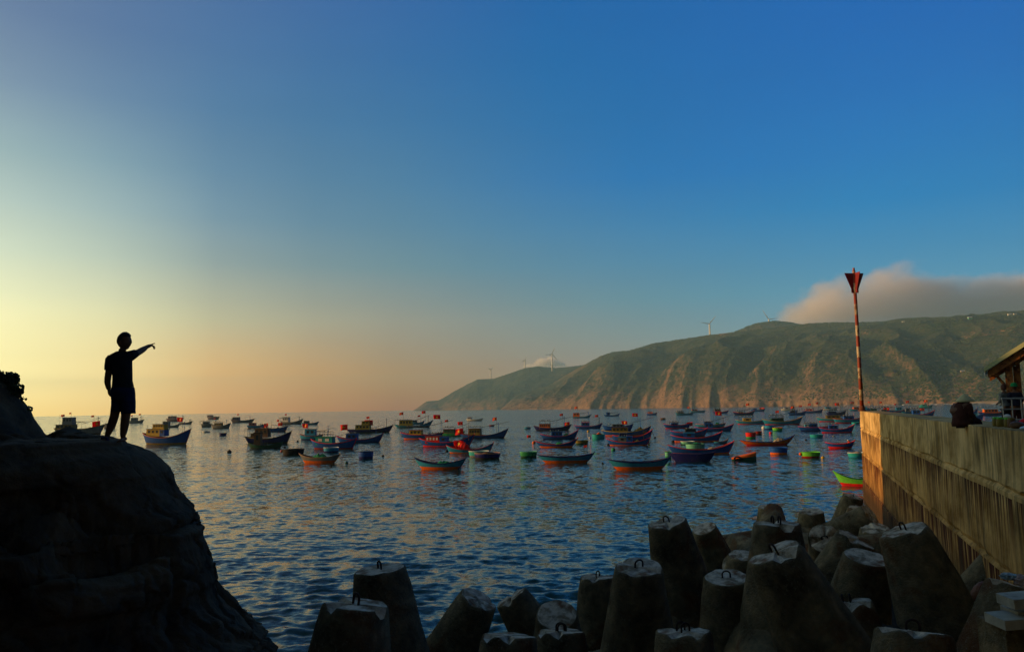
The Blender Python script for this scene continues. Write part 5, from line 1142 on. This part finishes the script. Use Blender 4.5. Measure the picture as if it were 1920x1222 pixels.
def head_mesh(c, s, yaw, tilt=0):
    """an egg-shaped skull with jaw, nose, brow, lips, chin and ears; faces +x before the turn"""
    mb = MB(); n, m_ = 28, 22
    mb.ball((0, 0, 0), 1, n, m_)
    out = []
    for (x, y, z) in mb.v:
        X_, Y_, Z_ = x * .098, y * .077, z * .118
        if z < 0: X_ *= 1 - .18 * z * z; Y_ *= 1 - .35 * z * z
        if x < 0 and z < -.35: X_ *= 1 + .45 * (z + .35)
        f = max(0, x) 
        def g(dz, wz, wy): return math.exp(-((z - dz) / wz) ** 2 - (y / wy) ** 2) * (f > .3)
        X_ += .026 * g(-.14, .14, .16) + .010 * g(.12, .10, .5) - .008 * g(.0, .07, .4) + .010 * g(-.42, .06, .3) - .006 * g(-.53, .04, .3) + .014 * g(-.78, .14, .35)
        out.append((X_, Y_, Z_))
    mb.v = out
    for sg in (-1, 1): mb.ball((-.008, sg * .078, -.008), (.018, .009, .030), 10, 8); mb.ball((.082, sg * .030, .004), (.012, .013, .009), 8, 6)
    rot = Matrix.Rotation(yaw, 3, 'Z') @ Matrix.Rotation(tilt, 3, 'Y'); mb.v = [tuple(Vector(c) + rot @ (Vector(v_) * s)) for v_ in mb.v]
    return mb, rot
hc = mp(233.5, 635, 0); hm_, hrot = head_mesh(hc, 1.17, -R(12), R(2)); parts_.append(hm_.mesh('t', skin_m, True))
point = [(0.05, .03, .02), (1.15, 1.3, .7), (1.25, 1.35, .7), (1.3, 1.35, .7)]; relax = [(.35, .4, .3), (.45, .45, .3), (.5, .5, .35), (.55, .5, .35)]
parts_ += hand(B_['wrR'][:3], Vector(mp(291, 638.5, .62)) - Vector(B_['wrR'][:3]), (0, -.25, 1), point, 1.2, -1)
parts_ += hand(B_['wrL'][:3], (.045, -.02, -.15), (-1, .1, -.25), relax, 1.0, 1)
# bare feet
for (a_, tx) in (('anL', (-.05, -.17)), ('anR', (.02, -.19))):
    A3 = Vector(B_[a_][:3]); zb_ = .025
    parts_.append(skin_mesh({'t': (A3.x, A3.y, A3.z + .07, .042), '0': (*A3, .042), '1': (A3.x + .005, A3.y + .02, .045), '2': (A3.x + tx[0] * .5, A3.y + tx[1] * .5, zb_ + .012), '3': (A3.x + tx[0], A3.y + tx[1], zb_)} | {'1': (A3.x + .005, A3.y + .02, .045, .042), '2': (A3.x + tx[0] * .5, A3.y + tx[1] * .5, zb_ + .012, (.045, .03)), '3': (A3.x + tx[0], A3.y + tx[1], zb_, (.042, .02))}, [('t', '0'), ('0', '1'), ('1', '2'), ('2', '3')], '0', 1))
link('body', join('body', parts_, skin_m), man)
# hair: a close cap standing up a little on top
hb = MB(); hb.ball((0, 0, 0), 1, 26, 20); vs = []; 
for (x, y, z) in hb.v:
    r_ = Vector((x * .107, y * .087, z * .127 + .010)); j_ = noise.noise(Vector((x * 9, y * 9, z * 9))) * .006
    low_ = (x > .25 and z < .48) or (z < -.30 and x > -.9) or (abs(y) > .75 and z < .1 and x > -.1) or z < -.45
    if low_: r_ = r_ * .80
    if z > .55: r_.z += .004 * (1 + x)
    vs.append(tuple(Vector(hc) + hrot @ ((r_ * (1 + j_ * 5)) * 1.15)))
hb.v = vs; hb.build('hair', hair_m, man, True)
def loft(rings, n=26, cap=(True, True), wob=.006):
    mb = MB(); vs = []; fs = []
    for j, (c, rx, ry) in enumerate(rings):
        for k in range(n):
            a_ = 2 * math.pi * k / n; w_ = 1 + wob * 6 * noise.noise(Vector((math.cos(a_) * 2, math.sin(a_) * 2, j * .7)))
            vs.append((c[0] + rx * w_ * math.cos(a_), c[1] + ry * w_ * math.sin(a_), c[2]))
    for j in range(len(rings) - 1):
        for k in range(n): fs.append((j * n + k, j * n + (k + 1) % n, (j + 1) * n + (k + 1) % n, (j + 1) * n + k))
    if cap[0]: fs.append(tuple(range(n))[::-1])
    if cap[1]: fs.append(tuple((len(rings) - 1) * n + k for k in range(n)))
    mb.add(vs, fs); return mb
def ring(pxl, pxr, py, y=0, ry=.13):
    l_, r_ = mp(pxl, py, y), mp(pxr, py, y); return (((l_[0] + r_[0]) / 2, y, l_[2]), (r_[0] - l_[0]) / 2, ry)
tor = loft([ring(211.1, 249.9, 728, 0, .15), ring(211.1, 249.4, 718, 0, .145), ring(212.2, 247.8, 708, 0, .135), ring(211.7, 247.3, 698, 0, .13), ring(209.6, 246.9, 688, 0, .14), ring(207.6, 246.9, 678, 0, .145), ring(204.5, 247.5, 670, 0, .14), ring(202.9, 248.1, 664, 0, .13), ring(206.0, 247.0, 659.5, 0, .115), ring(213.3, 243.2, 656, 0, .10), ring(219.5, 240.5, 653, 0, .085)], cap=(True, False))
m1 = tor.mesh('t', skin_m, True)
sl = MB(); sl.tube([mp(211, 664, -.02), mp(207.5, 669, -.03), mp(205.5, 678, -.03), mp(204, 688, -.025)], [.075, .082, .074, .068], 16); sl.tube([mp(240, 664, .02), mp(245, 661, .06), mp(249.5, 659, .14), mp(252.5, 657.5, .19)], [.08, .086, .076, .072], 16)
link('t_shirt', join('t_shirt', [m1, sl.mesh('t', skin_m, True)], cloth('black_cotton', (.02, .022, .026))), man)
sh_ = loft([ring(210.5, 251.0, 721, 0, .155), ring(210.0, 252.0, 731, 0, .165), ring(210.0, 253.0, 741, 0, .165), ring(210.5, 253.0, 747, 0, .15)])
lg1 = loft([ring(210.5, 232.5, 738, .02, .12), ring(210.5, 232.0, 748, .01, .12), ring(210.5, 231.0, 758, -.01, .115), ring(211.1, 229.9, 766, -.02, .11)], cap=(True, True)); lg2 = loft([ring(227.4, 252.6, 738, -.02, .125), ring(227.9, 252.9, 750, -.03, .12), ring(227.9, 253.2, 762, -.04, .12), ring(227.9, 253.2, 769.5, -.05, .115)], cap=(True, True))
link('shorts', join('shorts', [q.mesh('t', skin_m, True) for q in (sh_, lg1, lg2)], cloth('navy_cotton', (.012, .018, .055))), man)
sm = plain('sandal_foam', (.02, .03, .12), .7)
for a_, tx in (('anL', (-.05, -.17)),):
    A3 = Vector(B_[a_][:3]); mb = MB()
    mb.ball((A3.x + tx[0] * .35, A3.y + tx[1] * .4 + .01, .005), (.065, .15, .018), 16, 6); mb.tube([(A3.x - .065, A3.y - .06, .01), (A3.x - .03, A3.y - .08, .085), (A3.x + .03, A3.y - .08, .085), (A3.x + .055, A3.y - .06, .01)], .022, 7); mb.build('sandal', sm, man, True)

# ---- figures on and behind the wall
def figure(name_label, base, hpx, pants, top, hair=None, facing=0, seated=False, arms='down', hat=None, skinny=1.0, scarf=None, cat='person', S=1.0, vest=None):
    o = empty('person', base, facing, name_label, cat); s = S
    if seated:
        J = {'pel': (0, 0, .10, (.17, .14)), 'wa': (.0, .03, .26, (.17, .13)), 'ch': (0, .07, .42, (.20, .15)), 'up': (0, .10, .52, (.19, .12)), 'nk': (0, .17, .52, .05), 'hd': (0, .21, .50, .055),
         'sL': (-.19, .10, .50, .075), 'eL': (-.215, .09, .27, .055), 'wL': (-.12, .34, .16, .03), 'sR': (.19, .10, .50, .075), 'eR': (.215, .09, .27, .055), 'wR': (.12, .34, .16, .03),
         'kL': (-.12, .44, .12, .07), 'aL': (-.12, .50, -.28, .04), 'kR': (.12, .44, .12, .07), 'aR': (.12, .50, -.28, .04), 'fL': (-.12, .62, -.33, .035), 'fR': (.12, .62, -.33, .035)}
    else:
        J = {'pel': (0, 0, .86, (.155, .12)), 'wa': (0, 0, 1.0, (.14, .11)), 'ch': (0, .01, 1.17, (.16, .12)), 'up': (0, .01, 1.27, (.14, .10)), 'nk': (0, .03, 1.38, .052), 'hd': (0, .04, 1.43, .056),
         'sL': (-.17, .01, 1.28, .062), 'eL': (-.22, .0, 1.02, .045), 'wL': (-.16, .18, .96, .028), 'sR': (.17, .01, 1.28, .062), 'eR': (.22, .0, 1.02, .045), 'wR': (.16, .18, .96, .028),
         'kL': (-.10, .02, .46, .062), 'aL': (-.10, -.01, .07, .04), 'kR': (.10, .02, .46, .062), 'aR': (.10, -.01, .07, .04), 'fL': (-.11, .14, .035, .035), 'fR': (.11, .14, .035, .035)}
    sc_ = lambda t: (t[0] * s, t[1] * s, t[2] * s, tuple(q * s * skinny for q in t[3]) if hasattr(t[3], '__len__') else t[3] * s)
    J = {k_: sc_(v_) for k_, v_ in J.items()}
    E = [('pel', 'wa'), ('wa', 'ch'), ('ch', 'up'), ('up', 'nk'), ('nk', 'hd'), ('up', 'sL'), ('sL', 'eL'), ('eL', 'wL'), ('up', 'sR'), ('sR', 'eR'), ('eR', 'wR'), ('pel', 'kL'), ('kL', 'aL'), ('aL', 'fL'), ('pel', 'kR'), ('kR', 'aR'), ('aR', 'fR')]
    ms = [skin_mesh(J, E, 'pel', 1)]
    hz_ = Vector(J['hd'][:3]) + Vector((0, .015 * s, .09 * s)); hm2, r2 = head_mesh(hz_, 1.0 * s, R(90), 0); ms.append(hm2.mesh('t', skin_m, True))
    for w_, sd_ in (('wL', 1), ('wR', -1)):
        e_ = Vector(J['e' + w_[1]][:3]); p_ = Vector(J[w_][:3]); ms += hand(p_, p_ - e_, (0, 0, 1), relax, s, sd_)
    link('body', join('body', ms, skin_m), o)
    grow = lambda t, q: (*t[:3], tuple(x + q * s for x in t[3]) if hasattr(t[3], '__len__') else t[3] + q * s)
    T_ = {k_: grow(J[k_], .025) for k_ in ('wa', 'ch', 'up', 'sL', 'sR', 'eL', 'eR')}; T_['hem'] = grow(J['pel'], .02)
    for w_ in 'LR': T_['c' + w_] = (*Vector(J['e' + w_][:3]).lerp(Vector(J['w' + w_][:3]), .85), .042 * s)
    if seated:
        rg = [((0, y_ * s, z_ * s), rx_ * s, ry_ * s) for (z_, y_, rx_, ry_) in ((-.02, .0, .20, .17), (.06, .01, .215, .18), (.18, .03, .205, .165), (.32, .06, .205, .16), (.44, .085, .212, .15), (.50, .10, .19, .135), (.545, .12, .14, .11), (.575, .15, .085, .085))]
        tb_ = MB()
        for q in (-1, 1): tb_.tube([(q * .165 * s, .09 * s, .485 * s), (q * .21 * s, .08 * s, .43 * s), (q * .225 * s, .08 * s, .28 * s), (q * .15 * s, .27 * s, .18 * s)], [.07 * s, .078 * s, .07 * s, .055 * s], 14)
        link('jacket', join('jacket', [loft(rg, wob=.008).mesh('t', skin_m, True), tb_.mesh('t', skin_m, True)], top), o)
    else: link('jacket', join('jacket', [skin_mesh(T_, [('hem', 'wa'), ('wa', 'ch'), ('ch', 'up'), ('up', 'sL'), ('sL', 'eL'), ('eL', 'cL'), ('up', 'sR'), ('sR', 'eR'), ('eR', 'cR')], 'wa', 2)], top), o)
    Q_ = {'p': grow(J['pel'], .012), 'kL': grow(J['kL'], .02), 'aL': grow(J['aL'], .03), 'kR': grow(J['kR'], .02), 'aR': grow(J['aR'], .03)}
    link('trousers', join('trousers', [skin_mesh(Q_, [('p', 'kL'), ('kL', 'aL'), ('p', 'kR'), ('kR', 'aR')], 'p', 1)], pants), o)
    if hat == 'cone':
        mb = MB(); t_ = hz_ + Vector((0, -.03, -.025 * s)); prof = [(.215, -.005), (.225, 0), (.17, .058), (.11, .115), (.05, .172), (.006, .205), (.0, .206)]
        mb.lathe([(r_ * s, z_ * s) for r_, z_ in prof], 30, t_); mb.lathe([(.215 * s, -.005 * s), (.11 * s, .105 * s), (0, .19 * s)], 30, t_)
        hm3 = MT('palm_leaf', (.5, .45, .22), .8, .2); wv = hm3.n('ShaderNodeTexWave', wave_type='BANDS', bands_direction='Z'); wv.inputs['Scale'].default_value = 22; hm3.l(hm3.coord(), wv.inputs[0]); hm3.col(hm3.mix(wv.outputs[1], (.55, .50, .24), (.78, .72, .40))); mb.build('conical_hat', hm3.m, o, True)
    elif hat:
        mb = MB(); mb.lathe([(.0, .13), (.06, .125), (.10, .09), (.112, .03), (.115, .0), (.15, -.012), (.15, -.006), (.11, .005)], 20, hz_ + Vector((0, 0, .035 * s))); mb.build('cap', cloth('cap_' + str(hat), PAL[hat]), o, True)
    if hair is not None and not hat:
        mb = MB(); mb.ball(hz_ + Vector((0, -.015, .012)), (.088 * s, .105 * s, .128 * s), 16, 12); mb.v = [(x, min(y, hz_.y + .05 * s) if z < hz_.z + .05 * s else y, z) for x, y, z in mb.v]; mb.build('hair', hair, o, True)
    return o
yW = 18.2
w0 = at(1797, 797, yW)
figure('person in a conical straw hat and dark brown jacket sitting on the wall', (w0.x + .05, yW, WT - .02), 0, cloth('dark_trousers', (.03, .02, .02)), cloth('brown_jacket', (.075, .03, .022)), None, R(-70), True, hat='cone', S=.94, skinny=1.18)
p1_ = at(1886, 760, 29.6); p2_ = at(1905, 760, 29.4)
figure('person in a grey jacket with brown hair standing behind the railing, left of the post', (p1_.x, 29.6, DZ), 0, cloth('black_trousers', (.02, .02, .025)), cloth('grey_jacket', (.16, .18, .18)), plain('brown_hair', (.09, .035, .02), .7), R(15), S=.99)
figure('person in a dark jacket and green cap standing behind the railing, right of the post', (p2_.x, 29.4, DZ), 0, cloth('maroon_trousers', (.07, .02, .018)), cloth('dark_jacket', (.022, .025, .045)), None, R(-15), hat='green', S=1.0)
pbw = pb.matrix_world.translation
bx_ = sea(1575, 838)
figure('person in a red vest and white cap rowing the short blue boat', (bx_.x, pb.location.y, .30), 0, cloth('blue_trousers', (.03, .04, .1)), cloth('red_vest', (.55, .03, .02)), None, R(70), True, hat='white', S=1.15)

# ================================================================== THINGS LYING ON THE WALL
def wy(px): return 3.66 / ((px - 960) / F - .357)
def on_wall(px, inset=.35):
    y = wy(px) ; return Vector((wx(y) - WN.x * inset, y - WN.y * inset, WT))
def jar(px, col, label, r_=.075, h_=.16, inset=.3, lid='lime'):
    p = on_wall(px, inset); t = empty('jar', p, 0, label, 'jar', 'jars and tins on the wall'); mb = MB()
    mb.lathe([(0, .004), (r_ * .9, .004), (r_, .02), (r_, h_ * .8), (r_ * .85, h_ * .9), (r_ * .8, h_), (0, h_)], 18); mb.build('glass', paint(col, .2), t, True)
    mb = MB(); mb.lathe([(r_ * .86, h_ - .005), (r_ * .86, h_ + .03), (0, h_ + .034)], 18); mb.build('lid', paint(lid, .2), t, True)
jar(1827, 'olive', 'leftmost yellow-green jar on the wall beside the seated person'); jar(1834, 'olive', 'yellow-green jar right of the leftmost one', inset=.3); jar(1841, 'olive', 'third yellow-green jar from the seated person', inset=.36); jar(1847, 'wood', 'brown jar at the right end of the row of jars', inset=.36, lid='olive')
def blob(name, label, cat, px, inset, size, col, seed, lump=.3, group=None, parts=None, mat=None, zoff=0, peak=0):
    p = on_wall(px, inset); p.z += zoff; t = empty(name, p, R(seed * 40), label, cat, group); mb = MB(); mb.ball((0, 0, size[2] * .82), size, 30, 22); out = []
    for v_ in mb.v:
        v_ = Vector(v_); q = Vector(v_) * 9 + Vector((seed * 5, 0, 0)); k_ = 1 + lump * noise.noise(q * .5) + lump * .5 * (1 - 2 * abs(noise.noise(q))) ; v2 = Vector((v_.x * k_, v_.y * k_, v_.z * (1 + lump * .5 * noise.noise(q * .7))))
        f_ = max(0, v_.z / (size[2] * 1.8)); sh = 1 - .45 * f_ * peak; v2.x *= sh; v2.y *= sh; v2.z = max(.003, v2.z * (1 + peak * .25 * f_)); out.append(tuple(v2))
    mb.v = out; mb.build(parts or 'sack', mat or paint(col, .5), t, True); return t, p
plast = MT('plastic_film', (.62, .6, .66), .25, .5); npl = plast.noise(plast.coord(), 6, 5); plast.col(plast.mix(plast.ramp(npl, [(.4, 0), (.6, 1)]), (.36, .30, .34), (.72, .70, .76)))
t, p = blob('plastic_bag', 'tall translucent plastic bag knotted at the top, standing on the wall', 'bag', 1872, .5, (.15, .13, .12), 'white', 1, .35, mat=plast.m, parts='film', peak=1)
mb = MB(); mb.tube([(-.05, 0, .2), (-.07, .01, .29), (-.10, .02, .34)], [.05, .022, .035], 8); mb.build('knot', plast.m, t, True)
t, p = blob('plastic_bag', 'flat pale blue plastic bag lying in front of the tall knotted one', 'bag', 1889, .28, (.15, .12, .055), 'white', 2, .45, parts='film', mat=plain('blue_film', (.3, .45, .55), .3, 8, .4))
t, p = blob('plastic_bag', 'rumpled grey-white bag behind the round brown basket', 'bag', 1902, .62, (.17, .14, .10), 'white', 3, .4, mat=plast.m, parts='film', peak=.6)
t, p = blob('cloth_bundle', 'red cloth bundle on the wall between the jars and the plastic bags', 'bundle', 1851, .55, (.12, .11, .10), 'red', 4, .35, parts='cloth')
t, p = blob('cloth_bundle', 'dark bundle behind the brown jar', 'bundle', 1857, .35, (.13, .12, .075), 'wood', 5, .3, parts='cloth')
t, p = blob('bowl', 'upturned white bowl on top of the jars', 'bowl', 1832, .45, (.07, .07, .05), 'white', 6, .02, parts='shell', zoff=.16)
p = on_wall(1913, .32); t = empty('basket', p, 0, 'round flat woven brown basket leaning at the right edge of the wall', 'basket'); mb = MB(); rot = Matrix.Rotation(R(-38), 4, 'X') @ Matrix.Rotation(R(15), 4, 'Y')
mb.lathe([(.0, 0), (.20, .0), (.235, .05), (.22, .055), (.19, .018), (0, .015)], 28, sx=1, sy=1); mb.v = [tuple(rot @ Vector(v_) + Vector((0, 0, .15))) for v_ in mb.v]; mb.build('tray', paint('wood', .8), t)
mb = MB(); rim = [tuple(rot @ Vector((.23 * math.cos(a_), .23 * math.sin(a_), .052)) + Vector((0, 0, .15))) for a_ in [2 * math.pi * q / 28 for q in range(29)]]; mb.tube(rim, .012, 6, cap=False); mb.build('rim', paint('dark', .3), t)

# ---- right bottom corner: stacked white planks, litter on the cracked tetrapod
def pbox(px0, py0, px1, py1, y, depth, name, mat, par, skew=0.0):
    a_ = at(px0, py0, y); c_ = at(px1, py1, y); o_ = par.location; mb = MB(); cx_, cz_ = (a_.x + c_.x) / 2 - o_.x, (a_.z + c_.z) / 2 - o_.z
    mb.box((cx_, y + depth / 2 - o_.y, cz_), (abs(c_.x - a_.x), depth, abs(a_.z - c_.z)), rot=Matrix.Rotation(skew, 3, 'Y')); return mb.build(name, mat, par)
wp = plain('whitewashed_wood', (.42, .43, .36), .85, 6, .35)
sb = at(1905, 1222, 8.2); stack = empty('plank_stack', (sb.x, 8.2, sb.z - .6), 0, 'stack of three whitewashed planks on a concrete block in the bottom right corner', 'planks')
pbox(1886, 1178, 1990, 1290, 8.25, .5, 'block', cm.m, stack)
pbox(1884, 1160, 1990, 1177, 8.15, .35, 'plank', wp, stack, -.06); pbox(1909, 1145, 1990, 1160, 8.30, .3, 'plank', wp, stack, -.05); pbox(1901, 1121, 1990, 1138, 8.2, .3, 'plank', wp, stack, -.07)
def litter(px, py, d, sx_, sz_, mat, label, seed):
    p = at(px, py, d); t = empty('plastic_litter', p, 0, label, 'litter'); mb = MB(); mb.ball((0, 0, sz_ * .6), (sx_, sx_ * .8, sz_), 22, 14)
    mb.v = [tuple(Vector(v_) * (1 + .5 * (1 - 2 * abs(noise.noise(Vector(v_) * 22 + Vector((seed, 0, 0)))))) ) for v_ in mb.v]; mb.build('film', mat, t)
litter(1893, 1084, 11.7, .10, .035, bpy.data.materials['blue_film'], 'flat blue plastic wrapper on the cracked tetrapod at the right edge', 1)
litter(1914, 1094, 11.6, .07, .06, plast.m, 'crumpled bluish-white plastic ball at the right edge beside the flat wrapper', 2)
# rusty brick-red boulder wedged low by the wall
p = at(1852, 1130, 14.0); bo = empty('boulder', p, 0, 'rusty red boulder wedged between the tetrapods below the wall', 'boulder'); mb = MB(); mb.ball((0, 0, 0), (.24, .3, .34), 18, 14)
mb.v = [tuple(Vector(v_) * (1 + .35 * noise.noise(Vector(v_) * 3.3))) for v_ in mb.v]; mb.build('stone', paint('rust', .8), bo)
# orange covered boat
def covered():
    p = sea(1398, 864); k = p.y / F; t = empty('covered_boat', (p.x, p.y + .6, 0), R(-10), 'small boat with a green side under a bright orange cover, humped to the right', 'boat', KIND)
    L = 44 * k; H_ = 17 * k; mb = MB(); vs = []; n = 14
    for i in range(n + 1):
        u = i / n; xx_ = -L / 2 + L * u; bw = .62 * (math.sin(math.pi * min(.97, max(.03, u))) ** .4); hh_ = H_ * (.35 + .62 * u ** .9)
        for (yy, zq) in ((-bw, hh_ * .52), (-bw * .85, hh_ * .86), (-bw * .3, hh_), (bw * .3, hh_), (bw * .85, hh_ * .86), (bw, hh_ * .5)): vs.append((xx_, yy, zq + .03 * noise.noise(Vector((xx_ * 4, yy * 4, 1)))))
    mb.add(vs, [(i * 6 + j, (i + 1) * 6 + j, (i + 1) * 6 + j + 1, i * 6 + j + 1) for i in range(n) for j in range(5)] + [(5, 4, 3, 2, 1, 0), tuple(n * 6 + j for j in range(6))]); mb.build('cover', paint('orange', .4), t)
    mb = MB(); vs = []
    for i in range(n + 1):
        u = i / n; xx_ = -L / 2 + L * u; bw = .58 * (math.sin(math.pi * min(.97, max(.03, u))) ** .4); hh_ = H_ * (.35 + .62 * u ** .9) * .56
        for (yy, zq) in ((-bw, hh_), (-bw * .9, 0), (-bw * .6, -.2), (bw * .6, -.2), (bw * .9, 0), (bw, hh_)): vs.append((xx_, yy, zq))
    mb.add(vs, [(i * 6 + j, i * 6 + j + 1, (i + 1) * 6 + j + 1, (i + 1) * 6 + j) for i in range(n) for j in range(5)] + [(0, 1, 2, 3, 4, 5), tuple(n * 6 + j for j in range(5, -1, -1))]); mb.build('hull', paint('dgreen', .4), t)
    mb = MB(); rim = [(-L * .28 + .32 * math.cos(a_), -.66, .24 + .22 * math.sin(a_)) for a_ in [2 * math.pi * q / 20 for q in range(21)]]; mb.tube(rim, .09, 8, cap=False); mb.build('tyre_fender', paint('dark', .2), t, True)
covered()

# ================================================================== PLANTS on the left hill
def bush(px, py, y, s, label, n=160, spread=(1, 1, 1)):
    p = at(px, py, y); zc = coast(p.x, p.y); p.z = min(p.z + .1, zc + s * .55); t = empty('bush', (p.x, p.y, min(p.z, zc) - .2), 0, label, 'bush'); r2 = random.Random(int(px * 7 + py)); mb = MB(); st_ = MB(); dz = p.z - t.location.z
    for q in range(n):
        a_ = r2.random() * 6.28; rr_ = s * r2.random() ** .5; c_ = Vector((rr_ * math.cos(a_) * spread[0], rr_ * math.sin(a_) * spread[1], dz + s * r2.uniform(-.9, .6) * spread[2] * (1 - .5 * rr_ / s)))
        nrm = Vector((r2.uniform(-1, 1), r2.uniform(-1, 1), r2.uniform(-.3, 1))).normalized(); u_ = nrm.orthogonal().normalized(); v_ = nrm.cross(u_); l = r2.uniform(.025, .055)
        k_ = 7; ring = [c_ + (u_ * math.cos(2 * math.pi * j / k_) * l * .55 + v_ * math.sin(2 * math.pi * j / k_) * l) for j in range(k_)]
        mb.add(ring + [x + nrm * .015 for x in ring], [tuple(range(k_))[::-1], tuple(range(k_, 2 * k_))] + [(j, (j + 1) % k_, k_ + (j + 1) % k_, k_ + j) for j in range(k_)])
        if q % 6 == 0: st_.tube([(c_.x * .2, c_.y * .2, 0), tuple(c_ * .6), tuple(c_)], [.03, .018, .01], 5)
    mb.build('foliage', leaf_m, t); st_.build('stem', paint('wood', .5), t)
leaf_m = plain('succulent_leaves', (.04, .055, .016), .7, 5, .4)
bush(8, 700, 20.0, .30, 'large leafy bush on the hill at the left edge of the picture', 520, (1, 1.4, 1)); bush(24, 730, 20.0, .24, 'bush on the hill flank just below the large leafy one', 260)
bush(32, 722, 20.1, .10, 'single sprig sticking out to the right below the large bush', 16); bush(40, 745, 20.2, .12, 'lower sprig on the hill flank', 18); bush(54, 764, 20.2, .09, 'lowest sprig, nearest the horizon on the hill flank', 12)

# ================================================================== CLOUD on the ridge and the haze
def cloud(px0, px1, pyt, pyb, d, name_label, dens, seed, thick, fall):
    a_ = at(px0, pyb, d); c_ = at(px1, pyt, d); zb_ = max(HZ_TOP + 2, a_.z); W_ = c_.x - a_.x; Hh = c_.z - zb_; o = empty('cloud', ((a_.x + c_.x) / 2, d + thick / 2, zb_), 0)
    m_ = bpy.data.materials.new('cloud_volume'); m_.use_nodes = True; t = m_.node_tree; t.nodes.clear(); N = t.nodes.new; Lk = t.links.new
    tc_ = N('ShaderNodeTexCoord'); sep = N('ShaderNodeSeparateXYZ'); Lk(tc_.outputs['Object'], sep.inputs[0])
    def M(op, a, b_=0, cl=False):
        q = N('ShaderNodeMath'); q.operation = op; q.use_clamp = cl
        for i, v_ in ((0, a), (1, b_)):
            if hasattr(v_, 'links'): Lk(v_, q.inputs[i])
            else: q.inputs[i].default_value = v_
        return q.outputs[0]
    def nz(scale, det):
        q = N('ShaderNodeTexNoise'); q.inputs['Scale'].default_value = scale; q.inputs['Detail'].default_value = det; q.inputs['Roughness'].default_value = .55; mpn = N('ShaderNodeMapping'); mpn.inputs['Location'].default_value = (seed, seed, 0); mpn.inputs['Scale'].default_value = (1, 1, 1.5); Lk(tc_.outputs['Object'], mpn.inputs[0]); Lk(mpn.outputs[0], q.inputs[0]); return q.outputs[0]
    # height of the cloud top along its length
    u = M('DIVIDE', sep.outputs[0], W_ / 2)              # -1 .. 1
    cr = N('ShaderNodeValToRGB'); e = cr.color_ramp.elements
    while len(e) > 1: e.remove(e[0])
    for i, (p_, h_) in enumerate(fall):
        q = e[0] if i == 0 else e.new(p_); q.position = p_; q.color = (h_, h_, h_, 1)
    cr.color_ramp.interpolation = 'EASE'; Lk(M('MULTIPLY', M('ADD', u, 1), .5), cr.inputs[0])
    top_ = M('MULTIPLY', cr.outputs[0], Hh)
    n1_ = nz(1 / (Hh * .85), 3); n2_ = nz(1 / (Hh * .25), 4)
    h_ = M('ADD', M('DIVIDE', M('SUBTRACT', top_, sep.outputs[2]), Hh), M('ADD', M('MULTIPLY', M('SUBTRACT', n1_, .5), .9), M('MULTIPLY', M('SUBTRACT', n2_, .5), .45)))
    dy_ = M('SUBTRACT', 1, M('POWER', M('ABSOLUTE', M('DIVIDE', sep.outputs[1], thick / 2)), 2.5), True)
    f_ = M('MULTIPLY', M('MULTIPLY', M('SUBTRACT', h_, .02), 3.2, True), dy_, True)
    bt = M('MULTIPLY', M('DIVIDE', sep.outputs[2], Hh), 6, True)
    pv_2 = N('ShaderNodeVolumePrincipled'); pv_2.inputs['Color'].default_value = (.98, .95, .94, 1); pv_2.inputs['Anisotropy'].default_value = .2
    Lk(M('MULTIPLY', M('MULTIPLY', f_, M('ADD', M('MULTIPLY', bt, .8), .2)), dens), pv_2.inputs['Density'])
    oo = N('ShaderNodeOutputMaterial'); Lk(pv_2.outputs[0], oo.inputs['Volume'])
    mb = MB(); mb.box((0, 0, Hh * .6 + 1), (W_, thick, Hh * 1.2)); x = mb.build('cloud', m_); x.location = o.location; bpy.data.objects.remove(o); tag(x, name_label, 'cloud', kind='stuff'); m_.cycles.volume_step_rate = 1.0 if hasattr(m_, 'cycles') else 1
    return x
HZ_TOP_ = HZ_TOP
cloud(1470, 2100, 470, 610, 4150, 'long bank of pinkish grey cloud lying on the right part of the ridge', .009, 13.0, 420, [(0, .0), (.06, .25), (.13, .62), (.20, .78), (.24, .66), (.32, .86), (.45, .95), (.55, .85), (.60, .70), (.68, .86), (.8, .9), (1, .95)])
cloud(975, 1075, 663, 691, 7800, 'small puff of pale cloud behind the nearest turbine', .022, 4.0, 260, [(0, 0), (.2, .35), (.42, .85), (.58, .95), (.72, .6), (.9, .15), (1, 0)])
hm = bpy.data.materials.new('haze_air'); hm.use_nodes = True; ht = hm.node_tree; ht.nodes.clear()
pv = ht.nodes.new('ShaderNodeVolumePrincipled'); pv.inputs['Color'].default_value = (.43, .80, 1, 1); pv.inputs['Density'].default_value = HAZE; pv.inputs['Anisotropy'].default_value = 0.0
ho = ht.nodes.new('ShaderNodeOutputMaterial'); ht.links.new(pv.outputs[0], ho.inputs['Volume'])
mb = MB(); mb.box((0, 0, (HZ_TOP - 8) / 2), (18600, 18600, HZ_TOP + 8)); tag(mb.build('haze', hm), kind='stuff', label='pale evening haze over the bay', cat='haze')
